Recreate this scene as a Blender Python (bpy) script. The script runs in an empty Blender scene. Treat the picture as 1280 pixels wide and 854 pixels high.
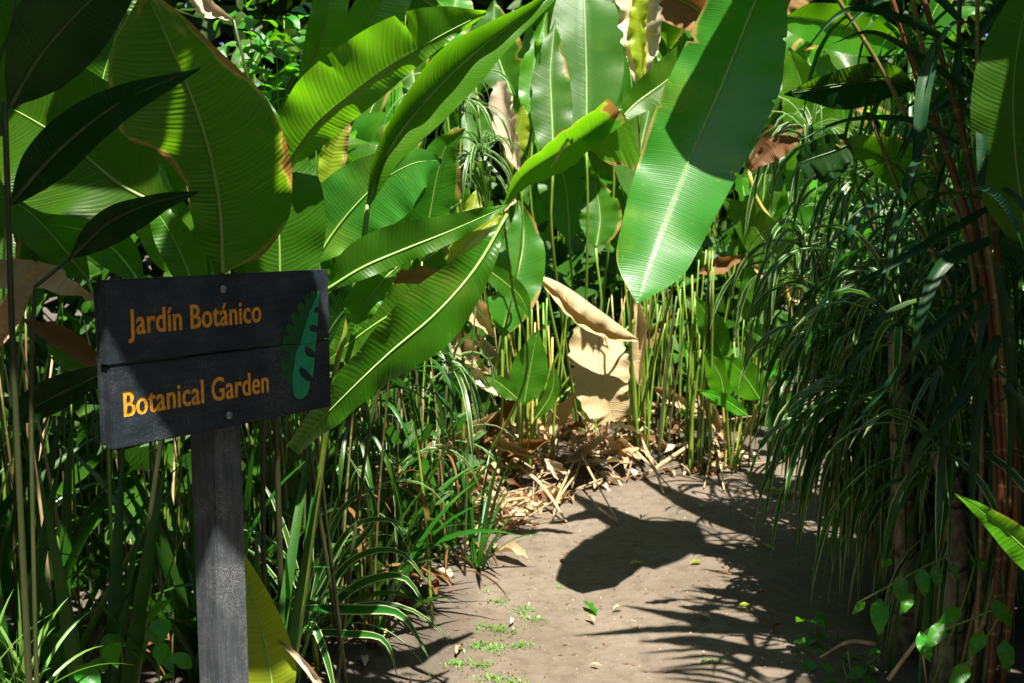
import bpy, bmesh, math, random
import numpy as np
from mathutils import Vector, Matrix, noise
scene = bpy.context.scene
COL = scene.collection
# ------------------------------------------------------------------ camera, sky, sun, exposure
F = 1244.4                                    # focal length in pixels of a 1280 px wide picture (35 mm lens)
PITCH = math.radians(6.7)
cam = bpy.data.cameras.new('camera'); cam.lens = 35.0; cam.sensor_width = 36.0
cam.clip_start = 0.05; cam.clip_end = 500
cam.dof.use_dof = True; cam.dof.focus_distance = 2.3; cam.dof.aperture_fstop = 7.1
camo = bpy.data.objects.new('camera', cam); COL.objects.link(camo)
camo.location = (0, 0, 1.5); camo.rotation_euler = (math.pi/2 - PITCH, 0, 0)
scene.camera = camo
SUN = Vector((0.13, -0.40, 1.0)).normalized()
world = bpy.data.worlds.new('World'); scene.world = world; world.use_nodes = True
wn = world.node_tree; bg = wn.nodes['Background']
sky = wn.nodes.new('ShaderNodeTexSky'); sky.sky_type = 'NISHITA'; sky.sun_disc = False
sky.sun_elevation = math.asin(SUN.z); sky.sun_rotation = math.atan2(SUN.x, SUN.y)
wn.links.new(sky.outputs[0], bg.inputs[0]); bg.inputs[1].default_value = 0.05
sl = bpy.data.lights.new('sun', 'SUN'); sl.energy = 5.0; sl.angle = math.radians(0.53); sl.color = (1.0, 0.945, 0.83)
slo = bpy.data.objects.new('sun', sl); COL.objects.link(slo)
slo.rotation_euler = SUN.to_track_quat('Z', 'Y').to_euler(); slo.location = (2, -4, 8)
scene.view_settings.view_transform = 'Standard'; scene.view_settings.look = 'None'
scene.view_settings.exposure = 1.7; scene.view_settings.gamma = 1.0
scene.view_settings.use_curve_mapping = False
scene.cycles.max_bounces = 8; scene.cycles.transparent_max_bounces = 6

# ------------------------------------------------------------------ helpers
cp, sp = math.cos(PITCH), math.sin(PITCH)
def P(px, py, d):                              # point seen at (px,py) of the 1280x854 photograph, d metres ahead
    u = -(py-427)/F; x = (px-640)/F
    k = d/(cp + u*sp)
    return Vector((x*k, d, 1.5 + (-sp + u*cp)*k))
def G(px, py, z=0.0):
    u = -(py-427)/F; x = (px-640)/F
    k = (z-1.5)/(-sp + u*cp)
    return Vector((x*k, (cp+u*sp)*k, z))
CAM = Vector((0, 0, 1.5))
def catmull(pts, n):
    p = np.array([list(q) for q in pts], float)
    if len(p) == 2: p = np.array([p[0], (p[0]+p[1])/2, p[1]])
    a = np.vstack([2*p[0]-p[1], p, 2*p[-1]-p[-2]])
    out = []
    m = 12
    for i in range(1, len(a)-2):
        for k in range(m):
            t = k/m
            out.append(0.5*((2*a[i]) + (-a[i-1]+a[i+1])*t + (2*a[i-1]-5*a[i]+4*a[i+1]-a[i+2])*t*t + (-a[i-1]+3*a[i]-3*a[i+1]+a[i+2])*t**3))
    out.append(a[-2]); out = np.array(out)
    s = np.concatenate([[0], np.cumsum(np.linalg.norm(np.diff(out[:, :], axis=0), axis=1))])
    q = np.linspace(0, s[-1], n)
    return np.array([np.interp(q, s, out[:, j]) for j in range(out.shape[1])]).T, s[-1]
def prof(w, n):
    if callable(w): return np.array([w(t) for t in np.linspace(0, 1, n)])
    w = [float(v) for v in w]
    r, _ = catmull([(i/(len(w)-1)*100, v) for i, v in enumerate(w)], 200)
    o = np.argsort(r[:, 0])
    return np.maximum(np.interp(np.linspace(0, 100, n), r[o, 0], r[o, 1]), 0.0)
def norm(a): return a/np.maximum(np.linalg.norm(a, axis=-1, keepdims=True), 1e-9)
def link(name, me, parent=None, **props):
    o = bpy.data.objects.new(name, me); COL.objects.link(o)
    if parent is not None: o.parent = parent
    for k, v in props.items(): o[k] = v
    return o
def wloc(o):
    v = Vector((0, 0, 0))
    while o is not None: v += o.location; o = o.parent
    return v
def mesh(name, verts, faces, mats, parent=None, smooth=True, matidx=None, **props):
    me = bpy.data.meshes.new(name)
    off = wloc(parent) if parent is not None else Vector((0, 0, 0))
    me.from_pydata([(v[0]-off.x, v[1]-off.y, v[2]-off.z) for v in verts], [], faces)
    for m in (mats if isinstance(mats, (list, tuple)) else [mats]): me.materials.append(m)
    if matidx is not None: me.polygons.foreach_set('material_index', matidx)
    me.polygons.foreach_set('use_smooth', [smooth]*len(me.polygons)); me.update()
    return link(name, me, parent, **props)
def thing(name, label, cat, loc, group=None, rz=0):
    o = bpy.data.objects.new(name, None); COL.objects.link(o); o.location = loc; o.rotation_euler = (0, 0, rz)
    o.empty_display_size = 0.05
    o['label'] = label; o['category'] = cat
    if group: o['group'] = group
    return o
class MB:                                      # collects pieces of one mesh
    def __init__(s): s.v = []; s.f = []; s.uv = []; s.age = []
    def add(s, v, f, uv=None, age=None):
        b = len(s.v); s.v += [tuple(q) for q in v]; s.f += [tuple(i+b for i in q) for q in f]
        s.uv += list(uv) if uv is not None else [(0, 0, 0, 0)]*len(v)
        s.age += list(age) if age is not None else [0.0]*len(v)
    def build(s, name, mat, parent=None, smooth=True, **props):
        o = mesh(name, s.v, s.f, mat, parent, smooth, **props); me = o.data
        uv = np.array(s.uv, float); li = np.zeros(len(me.loops), dtype=np.int32); me.loops.foreach_get('vertex_index', li)
        a = me.uv_layers.new(name='metres'); a.data.foreach_set('uv', uv[li, 0:2].ravel())
        b = me.uv_layers.new(name='unit'); b.data.foreach_set('uv', uv[li, 2:4].ravel())
        g = me.attributes.new('age', 'FLOAT', 'POINT'); g.data.foreach_set('value', np.array(s.age, float))
        return o
def tube_geo(pts, radii, n=6, nu=None, cap=True, flat=1.0):
    nu = nu or max(3, len(pts)*4)
    p, L = catmull(pts, nu); r = prof(radii, nu) if hasattr(radii, '__len__') else np.full(nu, radii)
    t = norm(np.gradient(p, axis=0)); ref = np.array([0.3, -0.9, 0.25]); s = norm(np.cross(t, ref)); u = np.cross(s, t)
    v = []; uv = []
    for i in range(nu):
        for k in range(n):
            a = 2*math.pi*k/n
            v.append(p[i] + r[i]*(math.cos(a)*s[i] + flat*math.sin(a)*u[i])); uv.append((L*i/(nu-1), r[i]*a, i/(nu-1), k/n))
    f = [(i*n+k, i*n+(k+1) % n, (i+1)*n+(k+1) % n, (i+1)*n+k) for i in range(nu-1) for k in range(n)]
    if cap: f += [tuple(range(n))[::-1], tuple((nu-1)*n+k for k in range(n))]
    return v, f, uv
def tube(name, pts, radii, mat, parent=None, n=6, nu=None, **props):
    m = MB(); v, f, uv = tube_geo(pts, radii, n, nu); m.add(v, f, uv); return m.build(name, mat, parent, **props)
def leaf_geo(pts, wr, wl, nu=36, nv=6, roll=0.0, fold=0.15, curl=0.0, wave=0.006, freq=3.0, seed=0, brown=None,
             ragged=0.0, face=None, tipb=0.0, holes=False, tears=()):
    """blade along pts (base to tip), wr/wl half widths in metres to the right/left as seen from the camera side"""
    rs = random.Random(seed)
    p, L = catmull(pts, nu+1)
    t = norm(np.gradient(p, axis=0))
    V = norm(np.array(CAM)[None, :]-p) if face is None else np.tile(norm(np.array(face, float)), (nu+1, 1))
    S = norm(np.cross(t, V)); N = np.cross(S, t)
    R = prof(wr, nu+1); Lw = prof(wl, nu+1)
    rl = prof([v+10 for v in roll], nu+1)-10 if hasattr(roll, '__len__') else np.full(nu+1, roll)
    fr, fl = fold if isinstance(fold, tuple) else (fold, fold)
    cr, cl = curl if isinstance(curl, tuple) else (curl, curl)
    ph = [rs.uniform(0, 6.28) for _ in range(4)]
    v = []; uv = []; age = []
    for i in range(nu+1):
        u = i/nu
        c, s_ = math.cos(rl[i]), math.sin(rl[i])
        Si = S[i]*c + N[i]*s_; Ni = N[i]*c - S[i]*s_
        for j in range(2*nv+1):
            q = (j-nv)/nv; a = abs(q); right = q > 0
            w = (R if right else Lw)[i]
            for (ti, td, tr_) in tears:
                if right == tr_ and abs(i-ti*nu) < 1.0: w *= 1-td
            if ragged: w *= 1 - ragged*(0.5+0.5*noise.noise(Vector((u*14, 3.1 if right else 9.7, seed*1.7))))**2*2
            fo, cu = (fr, cr) if right else (fl, cl)
            x = 0; z = 0; K = 4
            for k in range(K):
                an = fo + cu*(k+0.5)/K*a
                x += math.cos(an)*a*w/K; z += math.sin(an)*a*w/K
            ww = wave*a*a*(math.sin(freq*6.28*u + ph[0] + (0 if right else 2)) + 0.5*math.sin(freq*2.3*6.28*u + ph[1] + (1.5 if right else 0)))
            pt = p[i] + Si*(x if right else -x) + Ni*(z+ww)
            v.append(pt); uv.append((L*u, (w*q), u, q*0.5+0.5))
            g = 0.0
            if brown:
                nn = noise.noise(Vector((u*5, q*1.2, seed*2.3+5)))*0.22 + noise.noise(Vector((u*17, q*3, seed+8)))*0.08
                side = brown[1] if right else brown[2]
                e = a + nn; gt = brown[0]
                g = max(min((e-(1-side))*9, 1), 0) if side > 0 else 0
                g = max(g, min(max((u+nn*0.6-(1-gt))*14, 0), 1)) if gt > 0 else g
            age.append(g)
    W = 2*nv+1
    f = [(i*W+j, i*W+j+1, (i+1)*W+j+1, (i+1)*W+j) for i in range(nu) for j in range(2*nv)]
    if holes:
        f = [q for k, q in enumerate(f) if rs.random() > holes]
    return v, f, uv, age, p, N, L
# ------------------------------------------------------------------ materials
def newmat(name):
    m = bpy.data.materials.new(name); m.use_nodes = True; nt = m.node_tree; nt.nodes.clear()
    out = nt.nodes.new('ShaderNodeOutputMaterial'); return m, nt, out
def N_(nt, kind, **kw):
    n = nt.nodes.new(kind)
    for k, v in kw.items():
        if k.startswith('i_'): n.inputs[k[2:]].default_value = v
        else: setattr(n, k, v)
    return n
def math_(nt, op, a, b=None, c=None):
    n = nt.nodes.new('ShaderNodeMath'); n.operation = op
    for i, x in enumerate((a, b, c)):
        if x is None: continue
        if isinstance(x, (int, float)): n.inputs[i].default_value = x
        else: nt.links.new(x, n.inputs[i])
    return n.outputs[0]
def mix_(nt, f, a, b, bt='MIX'):
    n = nt.nodes.new('ShaderNodeMix'); n.data_type = 'RGBA'; n.blend_type = bt
    for i, x in ((0, f), (6, a), (7, b)):
        if isinstance(x, (int, float)): n.inputs[i].default_value = x
        elif isinstance(x, tuple): n.inputs[i].default_value = (*x, 1) if len(x) == 3 else x
        else: nt.links.new(x, n.inputs[i])
    return n.outputs[2]
def ramp_(nt, x, a, b, smooth=True):
    n = nt.nodes.new('ShaderNodeMapRange'); n.interpolation_type = 'SMOOTHSTEP' if smooth else 'LINEAR'
    nt.links.new(x, n.inputs[0]); n.inputs[1].default_value = a; n.inputs[2].default_value = b
    return n.outputs[0]
def noise_(nt, vec, scale, detail=3, rough=0.55):
    n = nt.nodes.new('ShaderNodeTexNoise'); n.inputs['Scale'].default_value = scale; n.inputs['Detail'].default_value = detail
    n.inputs['Roughness'].default_value = rough
    if vec is not None: nt.links.new(vec, n.inputs['Vector'])
    return n.outputs[0]
def leafmat(name, col, trans, tf=0.38, spacing=0.011, rough=0.36, bump=0.38, blotch=(0.13, 0.24, 0.012), blot=0.25, var=0.12,
            dead=(0.30, 0.17, 0.06), deadtr=(0.45, 0.22, 0.05), slope=0.55, stripe=None, spec=0.45, vein=0.17):
    m, nt, out = newmat(name)
    uv = N_(nt, 'ShaderNodeUVMap', uv_map='metres'); un = N_(nt, 'ShaderNodeUVMap', uv_map='unit')
    s = nt.nodes.new('ShaderNodeSeparateXYZ'); nt.links.new(uv.outputs[0], s.inputs[0])
    s2 = nt.nodes.new('ShaderNodeSeparateXYZ'); nt.links.new(un.outputs[0], s2.inputs[0])
    ax = math_(nt, 'ABSOLUTE', s.outputs[1])
    geo = nt.nodes.new('ShaderNodeNewGeometry'); info = nt.nodes.new('ShaderNodeObjectInfo')
    co = nt.nodes.new('ShaderNodeTexCoord')
    wob = noise_(nt, co.outputs['Object'], 18, 2)
    base = math_(nt, 'SUBTRACT', s.outputs[0], math_(nt, 'MULTIPLY', ax, slope*0.45))
    base = math_(nt, 'SUBTRACT', base, math_(nt, 'MULTIPLY', math_(nt, 'MULTIPLY', ax, ax), slope*4.5))
    wob2 = noise_(nt, co.outputs['Object'], 5, 2)
    base = math_(nt, 'ADD', base, math_(nt, 'ADD', math_(nt, 'MULTIPLY', wob, 0.004), math_(nt, 'MULTIPLY', wob2, 0.03)))
    w1 = math_(nt, 'SINE', math_(nt, 'MULTIPLY', base, 6.283/spacing))
    n1 = nt.nodes.new('ShaderNodeTexNoise'); n1.noise_dimensions = '1D'; n1.inputs['Scale'].default_value = 0.9/spacing; n1.inputs['Detail'].default_value = 2
    nt.links.new(base, n1.inputs['W'])
    w1 = math_(nt, 'ADD', math_(nt, 'MULTIPLY', w1, 0.45), math_(nt, 'MULTIPLY', math_(nt, 'SUBTRACT', n1.outputs[0], 0.5), 2.6))
    w2 = math_(nt, 'SINE', math_(nt, 'MULTIPLY', base, 6.283/(spacing*0.27)))
    fine = noise_(nt, co.outputs['Object'], 240, 2)
    h = math_(nt, 'ADD', math_(nt, 'ADD', w1, math_(nt, 'MULTIPLY', w2, 0.05)), math_(nt, 'MULTIPLY', fine, 0.3))
    big = noise_(nt, co.outputs['Object'], 5, 4)
    v1 = math_(nt, 'ADD', math_(nt, 'MULTIPLY', math_(nt, 'SUBTRACT', ramp_(nt, w1, -1, 1, False), 0.5), ramp_(nt, noise_(nt, co.outputs['Object'], 9, 3), 0.3, 0.65)), math_(nt, 'ADD', math_(nt, 'MULTIPLY', w2, 0.12), 0.5))
    c = mix_(nt, v1, tuple(x*(1-vein) for x in col), tuple(x*(1+vein*0.5) for x in col))
    c = mix_(nt, math_(nt, 'MULTIPLY', ramp_(nt, big, 0.5, 0.75), blot), c, blotch)
    rnd = info.outputs['Random']
    hs = nt.nodes.new('ShaderNodeHueSaturation'); nt.links.new(c, hs.inputs['Color'])
    nt.links.new(math_(nt, 'ADD', math_(nt, 'MULTIPLY', rnd, var*0.25), 0.5-var*0.125), hs.inputs['Hue'])
    nt.links.new(math_(nt, 'ADD', math_(nt, 'MULTIPLY', rnd, var*3), 1-var*1.5), hs.inputs['Value'])
    c = hs.outputs[0]
    t = mix_(nt, v1, tuple(x*(1-vein*1.3) for x in trans), tuple(x*(1+vein*0.5) for x in trans))
    t = mix_(nt, math_(nt, 'MULTIPLY', ramp_(nt, big, 0.5, 0.75), blot), t, tuple(min(x*2.0, 1) for x in blotch))
    if stripe:                                  # pale margins and central line of variegated straps
        e = math_(nt, 'ABSOLUTE', math_(nt, 'SUBTRACT', math_(nt, 'MULTIPLY', s2.outputs[1], 2), 1))
        f = ramp_(nt, math_(nt, 'ADD', e, math_(nt, 'MULTIPLY', math_(nt, 'SUBTRACT', wob, 0.5), 0.3)), stripe[1]-0.07, stripe[1]+0.07)
        c = mix_(nt, f, c, stripe[0]); t = mix_(nt, f, t, tuple(min(x*1.1, 1) for x in stripe[0]))
    sp_ = ramp_(nt, noise_(nt, co.outputs['Object'], 60, 3, 0.7), 0.68, 0.75)
    at = N_(nt, 'ShaderNodeAttribute', attribute_name='age')
    dd = ramp_(nt, math_(nt, 'ADD', at.outputs['Fac'], math_(nt, 'MULTIPLY', math_(nt, 'SUBTRACT', noise_(nt, co.outputs['Object'], 45, 4), 0.5), 0.7)), 0.42, 0.55)
    halo = ramp_(nt, at.outputs['Fac'], 0.0, 0.5)
    c = mix_(nt, math_(nt, 'MULTIPLY', halo, 0.8), c, (0.32, 0.30, 0.05)); t = mix_(nt, math_(nt, 'MULTIPLY', halo, 0.8), t, (0.75, 0.62, 0.08))
    c = mix_(nt, math_(nt, 'MULTIPLY', sp_, 0.55), c, dead)
    pt = ramp_(nt, noise_(nt, co.outputs['Object'], 16, 4, 0.75), 0.62, 0.72)
    c = mix_(nt, math_(nt, 'MULTIPLY', pt, blot*1.4), c, blotch)
    c = mix_(nt, dd, c, dead); t = mix_(nt, dd, t, deadtr)
    bp = N_(nt, 'ShaderNodeBump'); bp.inputs['Strength'].default_value = bump; bp.inputs['Distance'].default_value = spacing*0.09
    nt.links.new(h, bp.inputs['Height'])
    pb = nt.nodes.new('ShaderNodeBsdfPrincipled'); nt.links.new(c, pb.inputs['Base Color']); nt.links.new(bp.outputs[0], pb.inputs['Normal'])
    nt.links.new(math_(nt, 'ADD', math_(nt, 'MULTIPLY', dd, 0.4), math_(nt, 'ADD', math_(nt, 'MULTIPLY', big, 0.16), rough-0.08)), pb.inputs['Roughness'])
    pb.inputs['Specular IOR Level'].default_value = spec
    tr = nt.nodes.new('ShaderNodeBsdfTranslucent'); nt.links.new(t, tr.inputs['Color']); nt.links.new(bp.outputs[0], tr.inputs['Normal'])
    ms = nt.nodes.new('ShaderNodeMixShader'); ms.inputs[0].default_value = tf
    nt.links.new(pb.outputs[0], ms.inputs[1]); nt.links.new(tr.outputs[0], ms.inputs[2]); nt.links.new(ms.outputs[0], out.inputs[0])
    return m
M = {}
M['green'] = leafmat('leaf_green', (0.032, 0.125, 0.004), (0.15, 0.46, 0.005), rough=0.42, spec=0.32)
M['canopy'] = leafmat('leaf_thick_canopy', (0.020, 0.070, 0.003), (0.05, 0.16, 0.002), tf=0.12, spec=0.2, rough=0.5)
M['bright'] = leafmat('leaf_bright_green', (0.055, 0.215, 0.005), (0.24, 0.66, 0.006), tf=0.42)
M['thin'] = leafmat('leaf_thin_yellow_green', (0.032, 0.125, 0.003), (0.17, 0.42, 0.004), tf=0.44, blotch=(0.25, 0.25, 0.03), spacing=0.0125, bump=0.5, vein=0.25)
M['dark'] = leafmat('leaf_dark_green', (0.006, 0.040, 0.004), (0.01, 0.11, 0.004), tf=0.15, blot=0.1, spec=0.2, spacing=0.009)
M['teal'] = leafmat('leaf_blue_green', (0.030, 0.165, 0.014), (0.10, 0.50, 0.010), tf=0.25, spacing=0.0085, bump=0.28, rough=0.34, blotch=(0.17, 0.27, 0.02), blot=0.45, slope=0.22, var=0.0, spec=0.5, vein=0.10)
M['yellow'] = leafmat('leaf_yellow', (0.26, 0.34, 0.02), (0.60, 0.75, 0.02), tf=0.45, blotch=(0.34, 0.32, 0.03))
M['dead'] = leafmat('leaf_dry_tan', (0.47, 0.35, 0.195), (0.55, 0.36, 0.14), tf=0.2, spacing=0.012, rough=0.7, bump=1.0, blotch=(0.42, 0.28, 0.14), blot=0.9, vein=0.16, spec=0.2, dead=(0.16, 0.08, 0.03))
M['pale'] = leafmat('leaf_dry_pale', (0.58, 0.48, 0.34), (0.55, 0.42, 0.25), tf=0.2, spacing=0.006, rough=0.7, bump=0.9, blotch=(0.35, 0.24, 0.14), blot=0.6, vein=0.12, spec=0.2)
M['brown'] = leafmat('leaf_dry_brown', (0.17, 0.085, 0.03), (0.35, 0.15, 0.03), tf=0.25, spacing=0.006, rough=0.6, bump=0.9, blotch=(0.30, 0.17, 0.07), blot=0.6, spec=0.2)
M['stripe'] = leafmat('strap_striped', (0.014, 0.085, 0.008), (0.05, 0.28, 0.01), tf=0.25, spacing=0.004, bump=0.1, rough=0.34, stripe=((0.42, 0.48, 0.24), 0.76), var=0.14, slope=0.0, vein=0.05)
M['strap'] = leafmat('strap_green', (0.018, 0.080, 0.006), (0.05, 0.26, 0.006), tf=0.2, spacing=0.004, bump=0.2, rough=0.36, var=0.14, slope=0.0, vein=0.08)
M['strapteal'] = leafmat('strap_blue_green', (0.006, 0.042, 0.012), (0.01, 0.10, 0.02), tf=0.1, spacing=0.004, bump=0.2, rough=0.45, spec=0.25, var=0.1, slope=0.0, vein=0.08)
M['small'] = leafmat('leaflet_green', (0.030, 0.180, 0.006), (0.16, 0.58, 0.006), tf=0.38, spacing=0.007, bump=0.35, rough=0.4, var=0.16, slope=0.9)
M['grass'] = leafmat('grass_green', (0.13, 0.27, 0.05), (0.25, 0.55, 0.06), tf=0.3, spacing=0.004, bump=0.1, slope=0.0, var=0.15, vein=0.1)
def stemmat(name, a, b, rough=0.42, scale=(14, 14, 2), ring=None, bump=0.3):
    m, nt, out = newmat(name); co = nt.nodes.new('ShaderNodeTexCoord'); mp = nt.nodes.new('ShaderNodeMapping')
    mp.inputs['Scale'].default_value = scale; nt.links.new(co.outputs['Object'], mp.inputs[0])
    n = noise_(nt, mp.outputs[0], 3.0, 4, 0.6); info = nt.nodes.new('ShaderNodeObjectInfo')
    c = mix_(nt, ramp_(nt, n, 0.35, 0.65), a, b)
    if ring:
        s = nt.nodes.new('ShaderNodeSeparateXYZ'); nt.links.new(co.outputs['Object'], s.inputs[0])
        w = math_(nt, 'FRACT', math_(nt, 'ADD', math_(nt, 'MULTIPLY', s.outputs[2], ring[1]), math_(nt, 'MULTIPLY', n, 0.3)))
        c = mix_(nt, ramp_(nt, w, 0.12, 0.02), c, ring[0])
    hs = nt.nodes.new('ShaderNodeHueSaturation'); nt.links.new(c, hs.inputs['Color'])
    nt.links.new(math_(nt, 'ADD', math_(nt, 'MULTIPLY', info.outputs['Random'], 0.5), 0.75), hs.inputs['Value'])
    nt.links.new(math_(nt, 'ADD', math_(nt, 'MULTIPLY', info.outputs['Random'], 0.03), 0.485), hs.inputs['Hue'])
    bp = nt.nodes.new('ShaderNodeBump'); bp.inputs['Strength'].default_value = bump; bp.inputs['Distance'].default_value = 0.004
    nt.links.new(n, bp.inputs['Height'])
    pb = nt.nodes.new('ShaderNodeBsdfPrincipled'); nt.links.new(hs.outputs[0], pb.inputs['Base Color']); pb.inputs['Roughness'].default_value = rough
    nt.links.new(bp.outputs[0], pb.inputs['Normal']); nt.links.new(pb.outputs[0], out.inputs[0]); return m
M['rib'] = stemmat('midrib', (0.16, 0.30, 0.05), (0.22, 0.36, 0.07))
M['ribdark'] = stemmat('midrib_dark', (0.02, 0.06, 0.012), (0.05, 0.09, 0.02))
M['stem'] = stemmat('stem_green', (0.10, 0.22, 0.018), (0.21, 0.29, 0.035))
M['stemyel'] = stemmat('stem_yellow', (0.34, 0.36, 0.07), (0.46, 0.36, 0.08))
M['stemdark'] = stemmat('stem_dark', (0.030, 0.05, 0.014), (0.06, 0.06, 0.020))
M['stemdry'] = stemmat('stem_dry', (0.50, 0.37, 0.20), (0.28, 0.19, 0.10), rough=0.7, bump=0.6)
M['cane'] = stemmat('cane_reddish', (0.17, 0.045, 0.014), (0.075, 0.035, 0.013), ring=((0.24, 0.15, 0.07), 9))
M['canegreen'] = stemmat('cane_green_brown', (0.11, 0.13, 0.04), (0.16, 0.09, 0.03), ring=((0.25, 0.2, 0.1), 8))
M['trunk'] = stemmat('trunk_mottled', (0.10, 0.075, 0.05), (0.27, 0.22, 0.15), rough=0.85, scale=(9, 9, 6), ring=((0.04, 0.03, 0.02), 5), bump=0.9)
def soilmat(name, a, b, c2, bumpk=1.0, grain=0.5, rough=0.95, edge=None):
    m, nt, out = newmat(name); co = nt.nodes.new('ShaderNodeTexCoord'); v = co.outputs['Object']
    n1 = noise_(nt, v, 1.6, 5, 0.6); n2 = noise_(nt, v, 14, 6, 0.65); n3 = noise_(nt, v, 120, 3, 0.7)
    vo = nt.nodes.new('ShaderNodeTexVoronoi'); vo.inputs['Scale'].default_value = 95; nt.links.new(v, vo.inputs['Vector'])
    vo2 = nt.nodes.new('ShaderNodeTexVoronoi'); vo2.inputs['Scale'].default_value = 34; nt.links.new(v, vo2.inputs['Vector'])
    c = mix_(nt, ramp_(nt, n1, 0.35, 0.65), a, b); c = mix_(nt, math_(nt, 'MULTIPLY', ramp_(nt, n2, 0.45, 0.7), 0.6), c, c2)
    n4 = noise_(nt, v, 4.5, 5, 0.7)
    c = mix_(nt, math_(nt, 'MULTIPLY', ramp_(nt, n4, 0.5, 0.68), 0.45), c, tuple(x*0.72 for x in a))
    if edge:
        at = N_(nt, 'ShaderNodeAttribute', attribute_name='age')
        ef = ramp_(nt, math_(nt, 'ADD', at.outputs['Fac'], math_(nt, 'MULTIPLY', math_(nt, 'SUBTRACT', n2, 0.5), 1.1)), 0.2, 0.85)
        c = mix_(nt, ef, c, mix_(nt, ramp_(nt, n1, 0.35, 0.65), edge[0], edge[1]))
    spk = math_(nt, 'MULTIPLY', ramp_(nt, vo.outputs['Distance'], 0.25, 0.10), ramp_(nt, n3, 0.55, 0.62))
    c = mix_(nt, math_(nt, 'MULTIPLY', spk, grain), c, (0.55, 0.45, 0.33))
    spd = math_(nt, 'MULTIPLY', ramp_(nt, vo2.outputs['Distance'], 0.22, 0.12), ramp_(nt, n2, 0.5, 0.58))
    c = mix_(nt, math_(nt, 'MULTIPLY', spd, grain*0.8), c, tuple(x*0.35 for x in a))
    h = math_(nt, 'ADD', math_(nt, 'MULTIPLY', n2, 1.0), math_(nt, 'MULTIPLY', n3, 0.35))
    h = math_(nt, 'ADD', h, math_(nt, 'MULTIPLY', spk, 0.4))
    bp = nt.nodes.new('ShaderNodeBump'); bp.inputs['Strength'].default_value = 0.8; bp.inputs['Distance'].default_value = 0.012*bumpk
    nt.links.new(h, bp.inputs['Height'])
    pb = nt.nodes.new('ShaderNodeBsdfPrincipled'); nt.links.new(c, pb.inputs['Base Color']); pb.inputs['Roughness'].default_value = rough
    pb.inputs['Specular IOR Level'].default_value = 0.2
    nt.links.new(bp.outputs[0], pb.inputs['Normal']); nt.links.new(pb.outputs[0], out.inputs[0]); return m
M['soil'] = soilmat('bed_soil', (0.085, 0.068, 0.052), (0.12, 0.098, 0.078), (0.05, 0.038, 0.028), 2.0)
M['sand'] = soilmat('path_dirt', (0.126, 0.100, 0.075), (0.162, 0.130, 0.100), (0.080, 0.061, 0.044), 1.3, 0.6, edge=((0.085, 0.068, 0.052), (0.12, 0.098, 0.078)))
def plain(name, col, rough=0.5, metal=0.0, bump=0, scale=60):
    m, nt, out = newmat(name); co = nt.nodes.new('ShaderNodeTexCoord'); n = noise_(nt, co.outputs['Object'], scale, 4, 0.65)
    c = mix_(nt, ramp_(nt, n, 0.3, 0.7), tuple(x*0.75 for x in col), tuple(min(x*1.2, 1) for x in col))
    pb = nt.nodes.new('ShaderNodeBsdfPrincipled'); nt.links.new(c, pb.inputs['Base Color']); pb.inputs['Roughness'].default_value = rough; pb.inputs['Metallic'].default_value = metal
    if bump:
        bp = nt.nodes.new('ShaderNodeBump'); bp.inputs['Strength'].default_value = bump; bp.inputs['Distance'].default_value = 0.002
        nt.links.new(n, bp.inputs['Height']); nt.links.new(bp.outputs[0], pb.inputs['Normal'])
    nt.links.new(pb.outputs[0], out.inputs[0]); return m
def woodmat(name, a, b, grainx, dust):
    m, nt, out = newmat(name); co = nt.nodes.new('ShaderNodeTexCoord'); mp = nt.nodes.new('ShaderNodeMapping')
    mp.inputs['Scale'].default_value = grainx; nt.links.new(co.outputs['Object'], mp.inputs[0])
    g = noise_(nt, mp.outputs[0], 6, 6, 0.7); d = noise_(nt, co.outputs['Object'], 9, 5, 0.7); f = noise_(nt, co.outputs['Object'], 420, 2)
    c = mix_(nt, ramp_(nt, g, 0.35, 0.7), a, b)
    dm = math_(nt, 'MULTIPLY', ramp_(nt, d, 0.42, 0.72), ramp_(nt, f, 0.45, 0.62))
    c = mix_(nt, math_(nt, 'MULTIPLY', dm, dust), c, (0.30, 0.30, 0.30))
    sc = ramp_(nt, noise_(nt, mp.outputs[0], 16, 3, 0.8), 0.62, 0.72)
    sk = ramp_(nt, noise_(nt, co.outputs['Object'], 260, 3, 0.8), 0.60, 0.68)
    c = mix_(nt, math_(nt, 'MULTIPLY', sk, dust*0.55), c, (0.30, 0.31, 0.32))
    c = mix_(nt, math_(nt, 'MULTIPLY', sc, dust*0.6), c, (0.16, 0.155, 0.15))
    bp = nt.nodes.new('ShaderNodeBump'); bp.inputs['Strength'].default_value = 0.55; bp.inputs['Distance'].default_value = 0.0012
    nt.links.new(math_(nt, 'ADD', g, math_(nt, 'MULTIPLY', f, 0.35)), bp.inputs['Height'])
    pb = nt.nodes.new('ShaderNodeBsdfPrincipled'); nt.links.new(c, pb.inputs['Base Color']); pb.inputs['Roughness'].default_value = 0.48
    pb.inputs['Specular IOR Level'].default_value = 0.35
    nt.links.new(bp.outputs[0], pb.inputs['Normal']); nt.links.new(pb.outputs[0], out.inputs[0]); return m
M['plank'] = woodmat('plank_black', (0.012, 0.017, 0.023), (0.022, 0.030, 0.040), (1.5, 14, 14), 0.30)
M['post'] = woodmat('post_black', (0.042, 0.048, 0.058), (0.080, 0.090, 0.104), (14, 14, 1.2), 0.85)
M['orange'] = plain('letter_orange', (0.78, 0.35, 0.018), 0.55, bump=0.5, scale=160)
M['embdark'] = plain('emblem_dark_green', (0.004, 0.075, 0.012), 0.5, bump=0.3)
M['embteal'] = plain('emblem_teal', (0.010, 0.26, 0.115), 0.5, bump=0.3)
M['bolt'] = plain('bolt_zinc', (0.24, 0.25, 0.26), 0.45, 0.6, bump=0.4, scale=300)

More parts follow.
